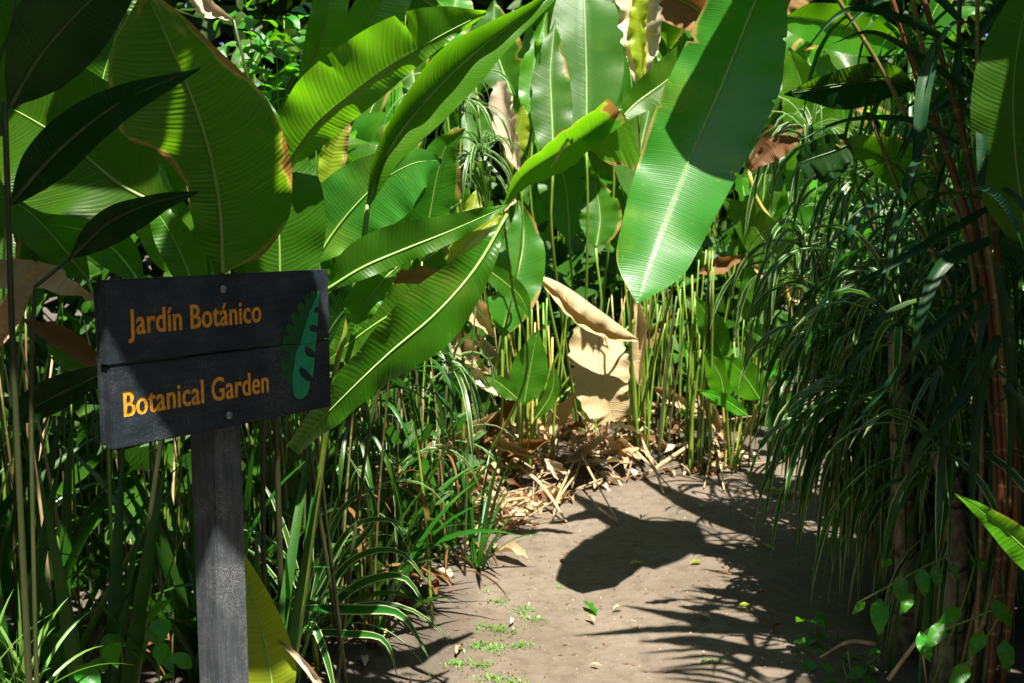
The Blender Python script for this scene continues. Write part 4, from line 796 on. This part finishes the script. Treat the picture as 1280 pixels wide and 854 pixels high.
for (c, bxy, lab) in spots:
    q = P(*c); t = plant('striped_grass', 'striped drooping strap-leaf plant '+lab, 'plant', bxy[0], bxy[1], 'striped plants on the right bank'); b = wloc(t)
    tube('stem', [b-Vector((0, 0, .03)), (b+q)/2+Vector((0.06, 0, 0.1)), q], [0.014, 0.011, 0.007], M['canegreen'], t, n=6, nu=9)
    crown(t, q, rs, 32, 0.60, 0.0125, 'stripe', up=(-35, 75), droop=2.4)
    q2 = q*0.55+((b+q)/2+Vector((0.06, 0, 0.1)))*0.45
    crown(t, q2, rs, 22, 0.55, 0.0115, 'stripe', up=(-40, 55), droop=2.4)
# hanging curtain close to the path
t = plant('striped_grass', 'striped plant with long blades hanging like a curtain over the right path edge', 'plant', 1.45, 3.75, 'striped plants on the right bank')
tube('stem', [wloc(t), P(1075, 560, 3.7), P(1060, 500, 3.7)], [0.02, 0.014, 0.008], M['canegreen'], t, n=6, nu=8)
crown(t, P(1078, 505, 3.7), rs, 44, 0.60, 0.0125, 'stripe', up=(-40, 55), droop=2.5, az=(3.3, 0.9))
crown(t, P(1010, 470, 4.0), rs, 8, 0.38, 0.0105, 'stripe', up=(0, 70), droop=1.6, az=(3.3, 0.9))
for (px, py, d, top, w) in ((1130, 640, 3.35, 1.15, 'in front, standing by the path edge'), (1185, 760, 3.1, 0.75, 'shorter, right of the first')):
    q = P(px, py, d); t = plant('mottled_trunk_plant', 'mottled bare trunk with drooping dark straps, '+w, 'plant', q.x, d); b = wloc(t)
    tube('trunk', [b-Vector((0, 0, .05)), b+Vector((0.02, 0, .3)), b+Vector((0, 0.02, .6)), b+Vector((-0.03, 0.05, top))], [0.050, 0.040, 0.037, 0.034], M['trunk'], t, n=12, nu=24)
    crown(t, b+Vector((-0.03, 0.05, top)), rs, 24, 0.6, 0.0125, 'stripe', up=(0, 80), droop=1.6)
for (c, bxy, lab) in (((1215,120,3.5),(2.0,3.55),'highest at the right edge of the view'), ((1140,60,3.9),(2.1,3.95),'high behind the straight canes'), ((1260,260,3.4),(1.95,3.45),'beside the right edge at sign height'), ((1170,300,3.6),(1.9,3.65),'behind the crossing canes'), ((1110,330,3.8),(1.85,3.85),'between the striped bank and the canes'),
                      ((1230,420,3.3),(1.75,3.35),'behind the cane feet'), ((1160,470,3.45),(1.7,3.5),'over the mottled trunks'), ((1100,500,3.6),(1.62,3.6),'over the path edge in the shade'), ((1270,560,3.2),(1.8,3.25),'at the right edge low down'), ((1200,610,3.2),(1.6,3.2),'low in front of the second trunk'), ((1060,400,4.1),(1.85,4.2),'deep inside the striped bank')):
    q = P(*c); t = plant('strap_leaf_plant', 'dark plant with fine drooping blades '+lab, 'plant', bxy[0], bxy[1], 'dark drooping plants on the right'); b = wloc(t)
    tube('stem', [b-Vector((0, 0, .03)), (b+q)/2+Vector((0.05, 0, 0.1)), q], [0.012, 0.009, 0.006], M['stemdark'], t, n=6, nu=9)
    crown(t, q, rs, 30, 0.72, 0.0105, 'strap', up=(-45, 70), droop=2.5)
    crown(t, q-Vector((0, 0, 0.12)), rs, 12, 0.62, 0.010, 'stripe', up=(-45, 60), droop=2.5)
# red cane plant
t = plant('red_cane_plant', 'clump of red-brown canes with broad blue-green strap leaves at the right', 'plant', 1.46, 2.95)
b = wloc(t)
def cane(pts, r, mat='cane'):
    P3 = [P(*p) for p in pts]; tube('cane', P3 + [P(pts[-1][0]+12, 640, 2.95), b+Vector((rs.uniform(-.1, .1), rs.uniform(-.08, .08), 0))], [r*.7, r*.85, r, r, r], M[mat], t, n=8, nu=26)
for pts, r, mt in (([(1028,-30,3.0),(1095,75,3.0),(1150,180,3.0),(1215,330,2.98)], 0.008, 'canegreen'), ([(1105,-30,2.95),(1150,105,2.95),(1200,240,2.95),(1238,400,2.95)], 0.011, 'cane'), ([(1145,-30,2.9),(1185,100,2.9),(1222,250,2.9),(1246,400,2.92)], 0.011, 'cane'),
                   ([(1222,-30,2.85),(1222,130,2.85),(1232,280,2.88),(1248,400,2.9)], 0.008, 'canegreen'), ([(1135,-30,3.05),(1172,150,3.05),(1212,290,3.0),(1240,400,3.0)], 0.010, 'canegreen'), ([(1200,-30,3.0),(1200,120,3.0),(1225,300,3.0),(1262,420,3.0)], 0.009, 'stemdark'),
                   ([(1245,120,3.0),(1240,260,3.0),(1252,350,3.0),(1258,430,3.0)], 0.012, 'cane'), ([(1090,150,3.05),(1130,250,3.05),(1190,360,3.0),(1230,460,3.0)], 0.008, 'canegreen')):
    cane(pts, r, mt)
for pts, w in (([(1170,55,2.8),(1155,110,2.75),(1148,180,2.72),(1138,245,2.72)], 13), ([(1198,60,2.9),(1140,28,2.85),(1060,12,2.8),(1003,66,2.8)], 7), ([(1205,110,2.9),(1150,70,2.85),(1090,40,2.85),(1040,55,2.85)], 6),
               ([(1200,180,2.9),(1140,150,2.9),(1060,150,2.9),(1000,175,2.9)], 5), ([(1225,140,2.75),(1228,180,2.72),(1226,230,2.7),(1220,262,2.7)], 10), ([(1210,60,2.85),(1240,20,2.85),(1280,-20,2.8)], 10), ([(1205,120,2.8),(1245,90,2.8),(1300,60,2.8)], 9),
               ([(1210,200,2.8),(1250,180,2.8),(1300,170,2.8)], 9), ([(1238,300,2.7),(1180,330,2.65),(1150,400,2.6),(1140,470,2.6)], 12), ([(1245,330,2.6),(1262,420,2.6),(1265,520,2.6),(1258,640,2.6)], 9), ([(1235,260,2.8),(1150,310,2.7),(1090,345,2.7),(1030,370,2.7)], 8),
               ([(1240,380,2.9),(1200,420,2.9),(1180,520,2.9),(1180,640,2.9)], 9), ([(1250,420,2.8),(1225,500,2.8),(1215,620,2.8),(1222,720,2.8)], 8), ([(1200,50,2.9),(1190,110,2.9),(1150,150,2.9),(1120,210,2.9)], 8), ([(1230,360,2.8),(1160,420,2.75),(1110,480,2.75),(1060,540,2.75)], 8),
               ([(1205,30,2.9),(1160,-10,2.9),(1100,0,2.9),(1050,40,2.9)], 7), ([(1250,300,2.7),(1290,330,2.7),(1320,400,2.7)], 14), ([(1258,480,2.6),(1290,560,2.6),(1300,700,2.6)], 14), ([(1246,420,2.8),(1200,500,2.8),(1150,560,2.8),(1125,640,2.8)], 9)):
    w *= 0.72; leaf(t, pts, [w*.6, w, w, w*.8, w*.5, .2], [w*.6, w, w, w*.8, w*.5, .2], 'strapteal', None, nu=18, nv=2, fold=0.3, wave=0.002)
for i in range(46):
    a_ = rs.uniform(0, 6.283); e_ = rs.uniform(0.1, 1.2); q = P(rs.uniform(1150, 1290), rs.uniform(20, 520), rs.uniform(2.8, 3.1))
    strap(t, q, (math.cos(a_)*math.cos(e_)-0.3, math.sin(a_)*math.cos(e_), math.sin(e_)), rs.uniform(0.35, 0.65), rs.uniform(0.007, 0.012), 'strapteal', rs, rs.uniform(0.8, 2.0), nu=12, twist=rs.uniform(-1, 1))
t = plant('dark_leaf_plant', 'plant with olive shaded leaves folded over between striped bank and red canes', 'plant', 1.75, 3.45)
leaf(t, [(1145,112,3.1),(1105,100,3.1),(1050,108,3.1),(980,118,3.1)], [2,16,22,20,12,1], [2,24,30,28,14,1], 'dark', 'ribdark', fold=(0.3,-0.2), nu=30)
leaf(t, [(1145,112,3.1),(1105,98,3.09),(1050,104,3.09),(990,114,3.09)], [2,16,20,18,12,1], [1,1,1,1,1], 'thin', None, fold=0.35, nu=30)
leaf(t, [(1150,262,3.2),(1128,215,3.15),(1085,190,3.1),(1045,178,3.1)], [3,22,34,34,22,3], [3,16,26,26,14,3], 'thin', 'ribdark', fold=0.2, ragged=0.2, brown=(0.05,0.05,0))
leaf(t, [(1062,180,3.1),(1040,190,3.1),(1015,198,3.1),(998,205,3.1)], [14,22,20,10], [14,30,34,20], 'dark', 'ribdark', fold=0.2)
leaf(t, [(1000,175,3.15),(975,180,3.15),(955,195,3.15),(938,215,3.15)], [2,9,12,8,2], [2,14,16,10,2], 'brown', None, fold=0.2)
leaf(t, [(1290,330,2.7),(1270,200,2.7),(1268,90,2.7),(1290,-30,2.7)], [4,40,44,40,10], [4,42,48,40,10], 'green', 'rib', fold=0.15, nu=36)
stem(t, [(1145,112,3.1),(1170,200,3.15),(1200,400,3.3)], [0.005,0.007,0.01]); stem(t, [(1150,262,3.2),(1185,400,3.3)], [0.005,0.008]); stem(t, [(1290,330,2.7),(1292,480,3.0)], [0.006,0.009])
t = plant('leaning_leaf_plant', 'single glossy green leaf reaching in from the right edge near the bottom, in full sun', 'plant', 1.35, 1.95)
leaf(t, [(1345,745,2.0),(1288,692,2.0),(1238,648,2.0),(1193,617,2.0)], [2,14,19,19,10,0.5], [3,18,22,18,9,0.5], 'bright', 'rib', ribr=0.002, fold=(0.35,0.2), nu=30, brown=(0,0.04,0))
stem(t, [(1345,745,2.0),(1390,850,2.0)], [0.004,0.007])
# understory shrub at lower right
t = plant('broadleaf_shrub', 'low shrub with oval green leaves in front of the mottled trunks', 'shrub', 1.22, 2.85)
for (px, py, d, tx, ty, L) in ((1100,748,2.9,1098,805,0), (1125,718,2.9,1127,765,0), (1152,710,2.9,1157,755,0), (1168,706,2.9,1175,742,0), (1190,705,2.9,1198,728,0), (1140,742,2.85,1122,775,0), (1080,752,2.9,1062,772,0), (1115,700,2.95,1098,712,0), (1215,700,2.95,1240,715,0), (1180,780,2.7,1150,820,0), (1230,790,2.7,1205,830,0), (1210,830,2.6,1180,870,0), (1255,800,2.7,1262,850,0), (1150,790,2.75,1165,835,0), (1200,760,2.8,1165,790,0), (1240,750,2.8,1270,790,0)):
    mx, my = (px+tx)/2, (py+ty)/2
    tx = px+(tx-px)*0.85; ty = py+(ty-py)*0.85; w = math.hypot(tx-px, ty-py)*0.24
    leaf(t, [(px,py,d),(mx,my,d-0.03),(tx,ty,d-0.02)], [w*.1,w*.9,w,w*.75,w*.35,.1], [w*.1,w*.9,w,w*.75,w*.35,.1], 'small', None, nu=10, nv=2, fold=0.15)
for pts in (([(1075,752,2.9),(1120,728,2.92),(1165,705,2.92),(1220,698,2.95)]), ([(1150,800,2.75),(1200,780,2.75),(1250,770,2.8)])):
    tube('twig', [P(*p) for p in pts]+[wloc(t)], 0.0028, M['stem'], t, n=5, nu=14)
t = plant('seedling', 'small seedling with one glossy dark leaf at the right path edge', 'plant', G(1030,800).x, G(1030,800).y)
twigs(t, [(1003,780,3.35), (1022,772,3.4), (1030,790,3.4)], rs, 3, 0.07, 0.022, 'small', spread=0.05)
t = plant('seedling', 'leafy seedlings at the foot of the mottled trunk by the bottom edge', 'plant', G(1085,830).x, G(1085,830).y)
twigs(t, [(1050,830,3.2), (1080,815,3.25), (1095,840,3.1), (1060,850,3.1)], rs, 5, 0.06, 0.018, 'small', spread=0.07)
for (a, c, lab) in (((1195,762,2.95),(1110,850,2.95),'forked dry branch across the mottled trunk'), ((1025,822,3.15),(1095,805,3.1),'dry stick on the ground by the right seedlings')):
    p, q = P(*a), P(*c); m = MB()
    v, f, uv = tube_geo([p, (p+q)/2+Vector((0.0, 0, 0.03)), q], [0.004, 0.006, 0.007], 6, 10); m.add(v, f, uv)
    v, f, uv = tube_geo([(p+q)/2, (p+q)/2+Vector((0.02, 0, -0.12))], [0.004, 0.003], 5, 4); m.add(v, f, uv)
    o = m.build('dry_branch', M['stemdry']); o['label'] = lab; o['category'] = 'branch'
# small bright shrub at the top left
t = plant('leafy_shrub', 'small-leaved bright green shrub at the top between the two big left plants', 'shrub', -0.85, 3.7)
twigs(t, [(325,35,3.3), (345,55,3.3), (310,20,3.4), (375,60,3.3), (330,80,3.4), (355,20,3.4), (385,90,3.5), (300,55,3.5), (400,40,3.6), (315,110,3.5)], rs, 9, 0.075, 0.020, 'small', spread=0.11)

# ------------------------------------------------------------------ middle ground: stalks, dry leaves, litter
rs = random.Random(12)
for (px, py, n, h, rad, mats, lab) in ((672,606,26,1.0,0.14,['stem','stem','stemyel'],'slim green and yellow stalks left of the dry leaves'), (850,588,52,1.25,0.30,['stem','stem','stem','stemdark'],'dense upright green stalks right of the dry leaves'), (600,590,14,0.9,0.22,['stem','stemdry','stemdark'],'sparse stalks at the left of the litter'), (760,575,26,1.0,0.26,['stem','stemdry','stemyel'],'stalks behind the dry hanging leaves'), (925,590,9,0.8,0.10,['stemyel','stem','stemdark'],'thick stalks at the right end of the bed')):
    g = G(px, py); t = plant('stalk_clump', 'sunlit clump of '+lab, 'plant', g.x, g.y+0.1, 'sunlit stalk clumps at the back')
    stems(t, rs, n, h, 0.0085 if n < 50 else 0.0095, rad, mats, top=0.16, nn=6)
g = G(755, 590); t = plant('withered_plant', 'plant with tan dried leaves hanging in the sun in the middle of the bed', 'plant', g.x, g.y+0.15)
leaf(t, [(666,342,5.35),(700,356,5.33),(745,388,5.32),(797,424,5.32)], [3,22,34,36,26,5], [3,20,34,36,24,5], 'dead', None, fold=(0.2,0.9), curl=(0.9,2.6), ragged=0.10, wave=0.012, nu=44, nv=10, label='rolled dry leaf')
leaf(t, [(752,400,5.62),(748,440,5.52),(754,480,5.42),(768,524,5.40)], [20,40,44,42,38,24], [16,34,40,38,32,20], 'dead', 'stemdry', fold=(0.15,0.1), curl=(0.5,-0.35), ragged=0.14, wave=0.022, freq=2.6, nu=50, nv=9, tears=((0.5,0.2,True),(0.8,0.3,False),(0.93,0.3,True)), label='broad dry leaf hanging flat')
leaf(t, [(795,375,5.6),(800,410,5.6),(798,450,5.6),(800,482,5.6)], [8,16,20,16,6], [8,20,20,12,4], 'dead', None, fold=0.5, curl=1.2, ragged=0.15, wave=0.02, nu=40, nv=8)
stem(t, [(666,342,5.35),(662,400,5.45),(680,500,5.6)], [0.004,0.006,0.008], 'stemdry'); stem(t, [(752,404,5.5),(765,470,5.6)], [0.005,0.008], 'stemdry')
stem(t, [(664,348,5.3),(640,380,5.3),(590,440,5.3)], [0.004,0.005,0.007], 'stemyel', ground=False)
t = plant('young_plant', 'young plant with dark oval upright leaves among the slim stalks', 'plant', G(650,605).x, G(650,605).y+0.05)
for pts, w in (([(655,505,5.2),(662,465,5.2),(672,412,5.2)], 24), ([(648,500,5.15),(625,480,5.15),(603,468,5.15)], 11), ([(668,525,5.2),(690,490,5.2),(692,450,5.2)], 10), ([(600,330,5.1),(650,370,5.1),(662,400,5.1)], 14), ([(590,500,5.1),(580,470,5.1),(560,440,5.1)], 12)):
    leaf(t, pts, bigshape(w), bigshape(w), 'green', 'rib', ribr=0.003, nu=14, nv=3, fold=0.2)
    stem(t, [pts[0]], [0.004, 0.006])
t = plant('young_plant', 'young plant with pointed green leaves at the right end of the bed', 'plant', G(925,600).x, G(925,600).y+0.25)
for pts, w in (([(905,500,5.8),(900,470,5.8),(880,440,5.8)], 18), ([(935,520,5.7),(905,500,5.7),(870,487,5.7)], 9), ([(950,500,5.7),(930,470,5.7),(905,445,5.7)], 22), ([(960,520,5.6),(990,500,5.6),(1015,498,5.6)], 14), ([(905,450,5.9),(890,410,5.9),(870,370,5.9)], 18), ([(930,400,5.9),(945,360,5.9),(935,320,5.9)], 20)):
    leaf(t, pts, bigshape(w), bigshape(w), rs.choice(['green', 'bright']), 'rib', ribr=0.003, nu=14, nv=3, fold=0.2)
    stem(t, [pts[0]], [0.004, 0.006])
t = plant('seedling', 'bright seedling with small round leaves at the left end of the litter', 'plant', G(548,640).x, G(548,640).y)
twigs(t, [(545,565,4.7), (535,590,4.6), (552,610,4.6), (560,580,4.7)], rs, 8, 0.06, 0.018, 'small', spread=0.09)
t = plant('seedling', 'yellow-green leaves on stout yellow stems at the far path bend', 'plant', G(985,575).x-0.05, G(985,575).y)
twigs(t, [(975,470,5.6), (960,540,5.7), (990,520,5.6)], rs, 3, 0.16, 0.05, 'small', r=0.01, tw='stemyel', spread=0.1)
# dry litter: single stalks and leaves that can be picked out, and the small crumbs as one mass
def litter_pos(rs):
    while True:
        px = rs.uniform(545, 935); py = rs.uniform(560, 668); g = G(px, py)
        if pdist(g.x, g.y) < 0.18: return g.x, g.y
names = ['straw-coloured', 'grey-tan', 'bleached', 'brownish', 'split', 'bent', 'short', 'thin', 'thick', 'yellowed']
spots_l = [((575,572),(623,672)), ((640,612),(708,655)), ((715,588),(772,655)), ((700,575),(655,640)), ((745,570),(690,640)), ((820,566),(912,568)), ((655,640),(560,650)), ((770,582),(840,615)), ((905,560),(880,612)), ((800,590),(830,620)), ((590,560),(640,600)), ((780,545),(760,610)), ((628,645),(575,700)), ((720,620),(690,655)), ((880,545),(905,615)), ((600,600),(560,640)), ((860,590),(800,600)), ((545,600),(600,560)), ((690,560),(760,580)), ((735,640),(775,658))]
lw = ['reaching down onto the path left of the litter', 'near the slim stalks', 'below the hanging dry leaf', 'crossing left of the hanging dry leaf', 'crossing in the middle of the bed', 'lying level at the right of the bed', 'at the left path edge', 'right of the middle', 'leaning at the right end', 'in the shadow edge right of the middle', 'upper left of the litter', 'upright under the hanging leaves', 'beside the folded dry leaf', 'small, by the shadow tip', 'leaning against the right stalks', 'lower left of the litter', 'behind the level one at right', 'propped at the far left', 'behind the hanging leaf', 'lying nearest the path middle']
for i, ((x0, y0), (x1, y1)) in enumerate(spots_l):
    a = G(x0, y0); c = G(x1, y1); a = gp(a.x, a.y)+Vector((0, 0, rs.uniform(0.05, 0.22))); c = gp(c.x, c.y)+Vector((0, 0, 0.012))
    m = MB(); r = rs.uniform(0.007, 0.014)
    v, f, uv = tube_geo([a, (a+c)/2+Vector((rs.uniform(-.03, .03), 0, rs.uniform(-.01, .03))), c], [r*.8, r, r*.5], 6, 10, flat=0.45); m.add(v, f, uv)
    o = m.build('dry_stalk', M['stemdry']); o['label'] = names[i % 10]+' dry stalk '+lw[i]; o['category'] = 'dry stalk'; o['group'] = 'dry stalks lying in the bed'
m = MB()
for i in range(340):
    x, y = litter_pos(rs); b = gp(x, y); a = rs.uniform(0, 3.14); L = rs.uniform(0.08, 0.5)*rs.uniform(.5, 1); e = rs.uniform(-0.1, 0.7)
    r = rs.uniform(0.0015, 0.006); h = 0.008+0.20*rs.random()**2.6*max(min(-pdist(x, y)/0.3, 1), 0.1)
    d = Vector((math.cos(a)*math.cos(e), math.sin(a)*math.cos(e), math.sin(e)))*L
    v, f, uv = tube_geo([b+Vector((0, 0, h)), b+d*.5+Vector((rs.uniform(-.01, .01), 0, h+rs.uniform(0, .01))), b+d+Vector((0, 0, h))], [r, r, r*.6], 4, 4, flat=0.4); m.add(v, f, uv)
o = m.build('dry_litter', M['stemdry']); o['kind'] = 'stuff'; o['label'] = 'tangle of thin dry straws covering the bed edge'; o['category'] = 'litter'
def dryleaf(MBo, x, y, z, L, w, rs, a=None, curl=1.0, mat='dead'):
    a = rs.uniform(0, 6.283) if a is None else a; d = Vector((math.cos(a), math.sin(a), rs.uniform(-.1, .2)))
    p = Vector((x, y, z)); pts = [p-d*L*.5, p+Vector((0, 0, L*0.1*curl)), p+d*L*.5]
    sh = [w*q for q in (0.05, .7, 1, .9, .5, .03)]
    v, f, uv, age, *_ = leaf_geo(pts, sh, sh, nu=8, nv=2, face=(rs.uniform(-.3, .3), rs.uniform(-.3, .3), 1), fold=0.3*curl, curl=0.9*curl, wave=L*0.05, seed=rs.randint(0, 999), ragged=0.3)
    MBo.add(v, f, uv, age)
for mt, n, nm in (('dead', 150, 'straw'), ('brown', 130, 'brown'), ('pale', 60, 'bleached')):
    m = MB()
    for i in range(n):
        x, y = litter_pos(rs); dryleaf(m, x, y, gp(x, y).z+rs.uniform(0.01, 0.26)*max(min(-pdist(x, y)/0.3, 1), 0.08), rs.uniform(0.07, 0.30), rs.uniform(0.014, 0.05), rs)
    for i in range(n//2):
        x = rs.uniform(-1.6, -0.25); y = rs.uniform(3.0, 5.2); dryleaf(m, x, y, gp(x, y).z+0.02, rs.uniform(0.06, 0.2), rs.uniform(0.012, 0.04), rs)
    o = m.build('leaf_litter', M[mt]); o['kind'] = 'stuff'; o['label'] = nm+' fallen leaf fragments matted over the bed'; o['category'] = 'litter'
heap = [((600,470),5.3,90,26,'big curled tan leaf heaped at the left of the bed'), ((628,520),5.3,80,22,'brown rolled leaf low behind the dark oval leaf'), ((585,540),5.0,85,20,'tan leaf leaning at the left end of the bed'), ((640,560),5.4,80,18,'dry sheath lying at the foot of the slim stalks'), ((600,600),4.9,70,16,'flat straw leaf near the left path edge'),
        ((780,560),5.9,60,15,'crumpled leaf under the hanging dry leaves'), ((845,500),6.2,70,12,'dry strap leaning in the green stalks'), ((905,330),6.1,70,14,'dry leaf high beside the yellow stalk'), ((560,500),5.1,70,18,'tan leaf behind the striped blades'), ((700,590),5.6,50,13,'small tan leaf by the yellow stalk feet'),
        ((570,430),5.2,110,24,'long tan leaf hanging behind the tip of the wavy leaf'), ((618,448),5.4,80,24,'folded tan leaf above the dark oval leaf'), ((655,560),5.5,70,22,'crumpled brown leaf between slim stalks and the left end'), ((700,520),5.8,80,20,'dry tan leaf left of the hanging dry leaves'), ((735,560),5.7,70,18,'brown strip right under the hanging dry leaf'),
        ((890,520),6.0,90,14,'long dry sheath at the right of the green stalks'), ((560,560),4.8,90,20,'pale sheath at the left end near the seedling'), ((815,420),6.2,80,14,'dry tan strap behind the green stalks'), ((600,395),5.3,70,22,'bleached leaf under the wavy leaf')]
for (c, d, L, w, lab) in heap:
    a = rs.uniform(0.2, 1.2)*rs.choice([-1, 1]); q = [P(c[0]+L*.5*t_*math.cos(a), c[1]+L*.5*t_*math.sin(a), d-0.05*t_*t_+rs.uniform(-.03, .03)) for t_ in (-1, -.3, .4, 1)]
    w *= 1.25; ww = [w*d/F*k_ for k_ in (.1, .8, 1, .8, .4, .05)]; m = MB()
    v, f, uv, age, *_ = leaf_geo(q, ww, ww, nu=18, nv=4, fold=0.4, curl=rs.uniform(.6, 1.8), wave=0.015, ragged=0.35, seed=rs.randint(0, 99)); m.add(v, f, uv, age)
    o = m.build('dry_leaf', M[rs.choice(['dead', 'dead', 'brown', 'pale'])]); o['label'] = lab; o['category'] = 'dry leaf'; o['group'] = 'dry leaves heaped in the bed'
fallen = [(640,703,0.22,0.055,'dead','large folded tan dry leaf at the left path edge'), (618,690,0.14,0.02,'dead','narrow dry leaf leaning beside the large folded one'), (490,665,0.30,0.07,'pale','big pale withered leaf under the striped plant'), (745,608,0.05,0.02,'pale','small bleached leaf fragment below the hanging leaf'),
          (1040,688,0.0,0,'',''), (738,764,0.10,0.022,'green','cupped green leaf lying on the path middle'), (738,778,0.06,0.014,'dead','brown leaf beside the cupped green leaf'), (704,702,0.07,0.018,'dead','curled tan leaf by the long leaf shadow'), (803,652,0.05,0.02,'pale','round pale leaf in the shadow on the path'), (877,636,0.06,0.02,'yellow','dull yellow leaf in the shade near the bed'),
          (960,687,0.09,0.02,'yellow','bright yellow-green leaf on the shaded path'), (930,763,0.06,0.017,'yellow','yellow leaf in the dappled patch'), (870,705,0.06,0.018,'yellow','mottled yellow leaf in the middle shadow'), (905,722,0.07,0.012,'brown','dark brown curled leaf right of the dappled light'), (950,746,0.07,0.012,'brown','brown curled leaf on the right of the path'), (878,776,0.08,0.014,'dead','dull tan leaf in the lower shadow'), (970,790,0.08,0.014,'brown','dark leaf near the right edge of the path'), (772,766,0.05,0.014,'dead','tan crumpled leaf right of the cupped one'),
          (574,818,0.09,0.018,'dead','reddish tan leaf among the weeds'), (640,780,0.05,0.012,'pale','pale crumb leaf by the weeds'), (745,838,0.04,0.01,'dead','tiny tan leaf near the bottom edge'), (795,708,0.06,0.02,'yellow','olive leaf inside the large shadow'), (980,620,0.20,0.055,'yellow','large yellowish leaf at the far bend of the path'), (590,655,0.10,0.02,'yellow','yellow leaf by the seedling at the bed edge'), (715,628,0.12,0.025,'dead','tan leaf under the crossing stalks'), (655,625,0.12,0.03,'brown','brown leaf at the foot of the slim stalks')]
for (px, py, L, w, mt, lab) in fallen:
    if not mt: continue
    g = G(px, py); m = MB(); dryleaf(m, g.x, g.y, gp(g.x, g.y).z+0.012+w*0.25, L, w, rs, curl=1.0 if mt in ('dead', 'brown', 'pale') else 0.4)
    o = m.build('fallen_leaf', M[mt]); o['label'] = lab; o['category'] = 'fallen leaf'; o['group'] = 'leaves fallen on the path'
weeds = [(624,752,9,'uppermost on the path'), (656,762,14,'right of the row of weeds'), (668,775,12,'rightmost, pale'), (610,783,10,'small, left'), (626,788,20,'middle, dense'), (600,808,16,'left in the widest row'), (618,812,18,'centre of the widest row'), (652,808,13,'right end of the widest row'), (572,832,13,'lower left'), (598,834,12,'lower middle'), (615,850,14,'bottom edge, left'), (640,856,14,'bottom edge, right'), (608,740,4,'tiniest, near the dry leaf'), (888,828,12,'shaded, far right of the others'), (700,735,3,'lone sprout towards the middle')]
for (px, py, n, lab) in weeds:
    g = G(px, py); m = MB()
    for i in range(n*5):
        a = rs.uniform(0, 6.283); r = abs(rs.gauss(0, 0.008+0.0012*n)); p = gp(g.x+r*1.7*math.cos(a), g.y+r*math.sin(a)); p.z = zpath(p.x, p.y)
        e = rs.uniform(0.2, 1.2); aa = rs.uniform(0, 6.283)
        d = Vector((math.cos(aa)*math.cos(e), math.sin(aa)*math.cos(e), math.sin(e)))*rs.uniform(0.010, 0.022); s_ = Vector((-math.sin(aa), math.cos(aa), 0))*rs.uniform(0.002, 0.004)
        m.add([p, p+d*.55+s_, p+d*.55-s_, p+d], [(0, 1, 3, 2)], [(0, 0, 0, .5)]*4)
    o = m.build('weed', M['grass']); o['label'] = 'low green weed patch '+lab; o['category'] = 'weed'; o['group'] = 'weeds on the path'
m = MB()
for i in range(420):
    y = 2.9+3.2*rs.random()**0.8; a, b_ = path_edges(y); x = a+(b_-a)*(rs.random()**1.8 if rs.random() < .7 else rs.random()); dryleaf(m, x, y, zpath(x, y)+0.004, rs.uniform(0.008, 0.03), rs.uniform(0.002, 0.006), rs, curl=0.6)
o = m.build('leaf_crumbs', M['brown']); o['kind'] = 'stuff'; o['label'] = 'small brown leaf crumbs strewn on the path'; o['category'] = 'litter'
# grit and crumbs on the path
m = MB()
for i in range(2600):
    y = rs.uniform(3.0, 6.2); a, b_ = path_edges(y); x = rs.uniform(a, b_); z = zpath(x, y); r = rs.uniform(0.001, 0.0035)*(1 if rs.random() < .93 else 2)
    vs = [Vector((x+r*rs.uniform(.6, 1.3)*math.cos(k*2.094+i), y+r*rs.uniform(.6, 1.3)*math.sin(k*2.094+i), z-0.001)) for k in range(3)]; tp = Vector((x, y, z+r*0.9))
    m.add(vs+[tp], [(0, 1, 3), (1, 2, 3), (2, 0, 3)])
o = m.build('grit', plain('grit', (0.42, 0.34, 0.26), 0.9), smooth=False); o['kind'] = 'stuff'; o['label'] = 'fine grit and crumbs scattered on the path'; o['category'] = 'grit'
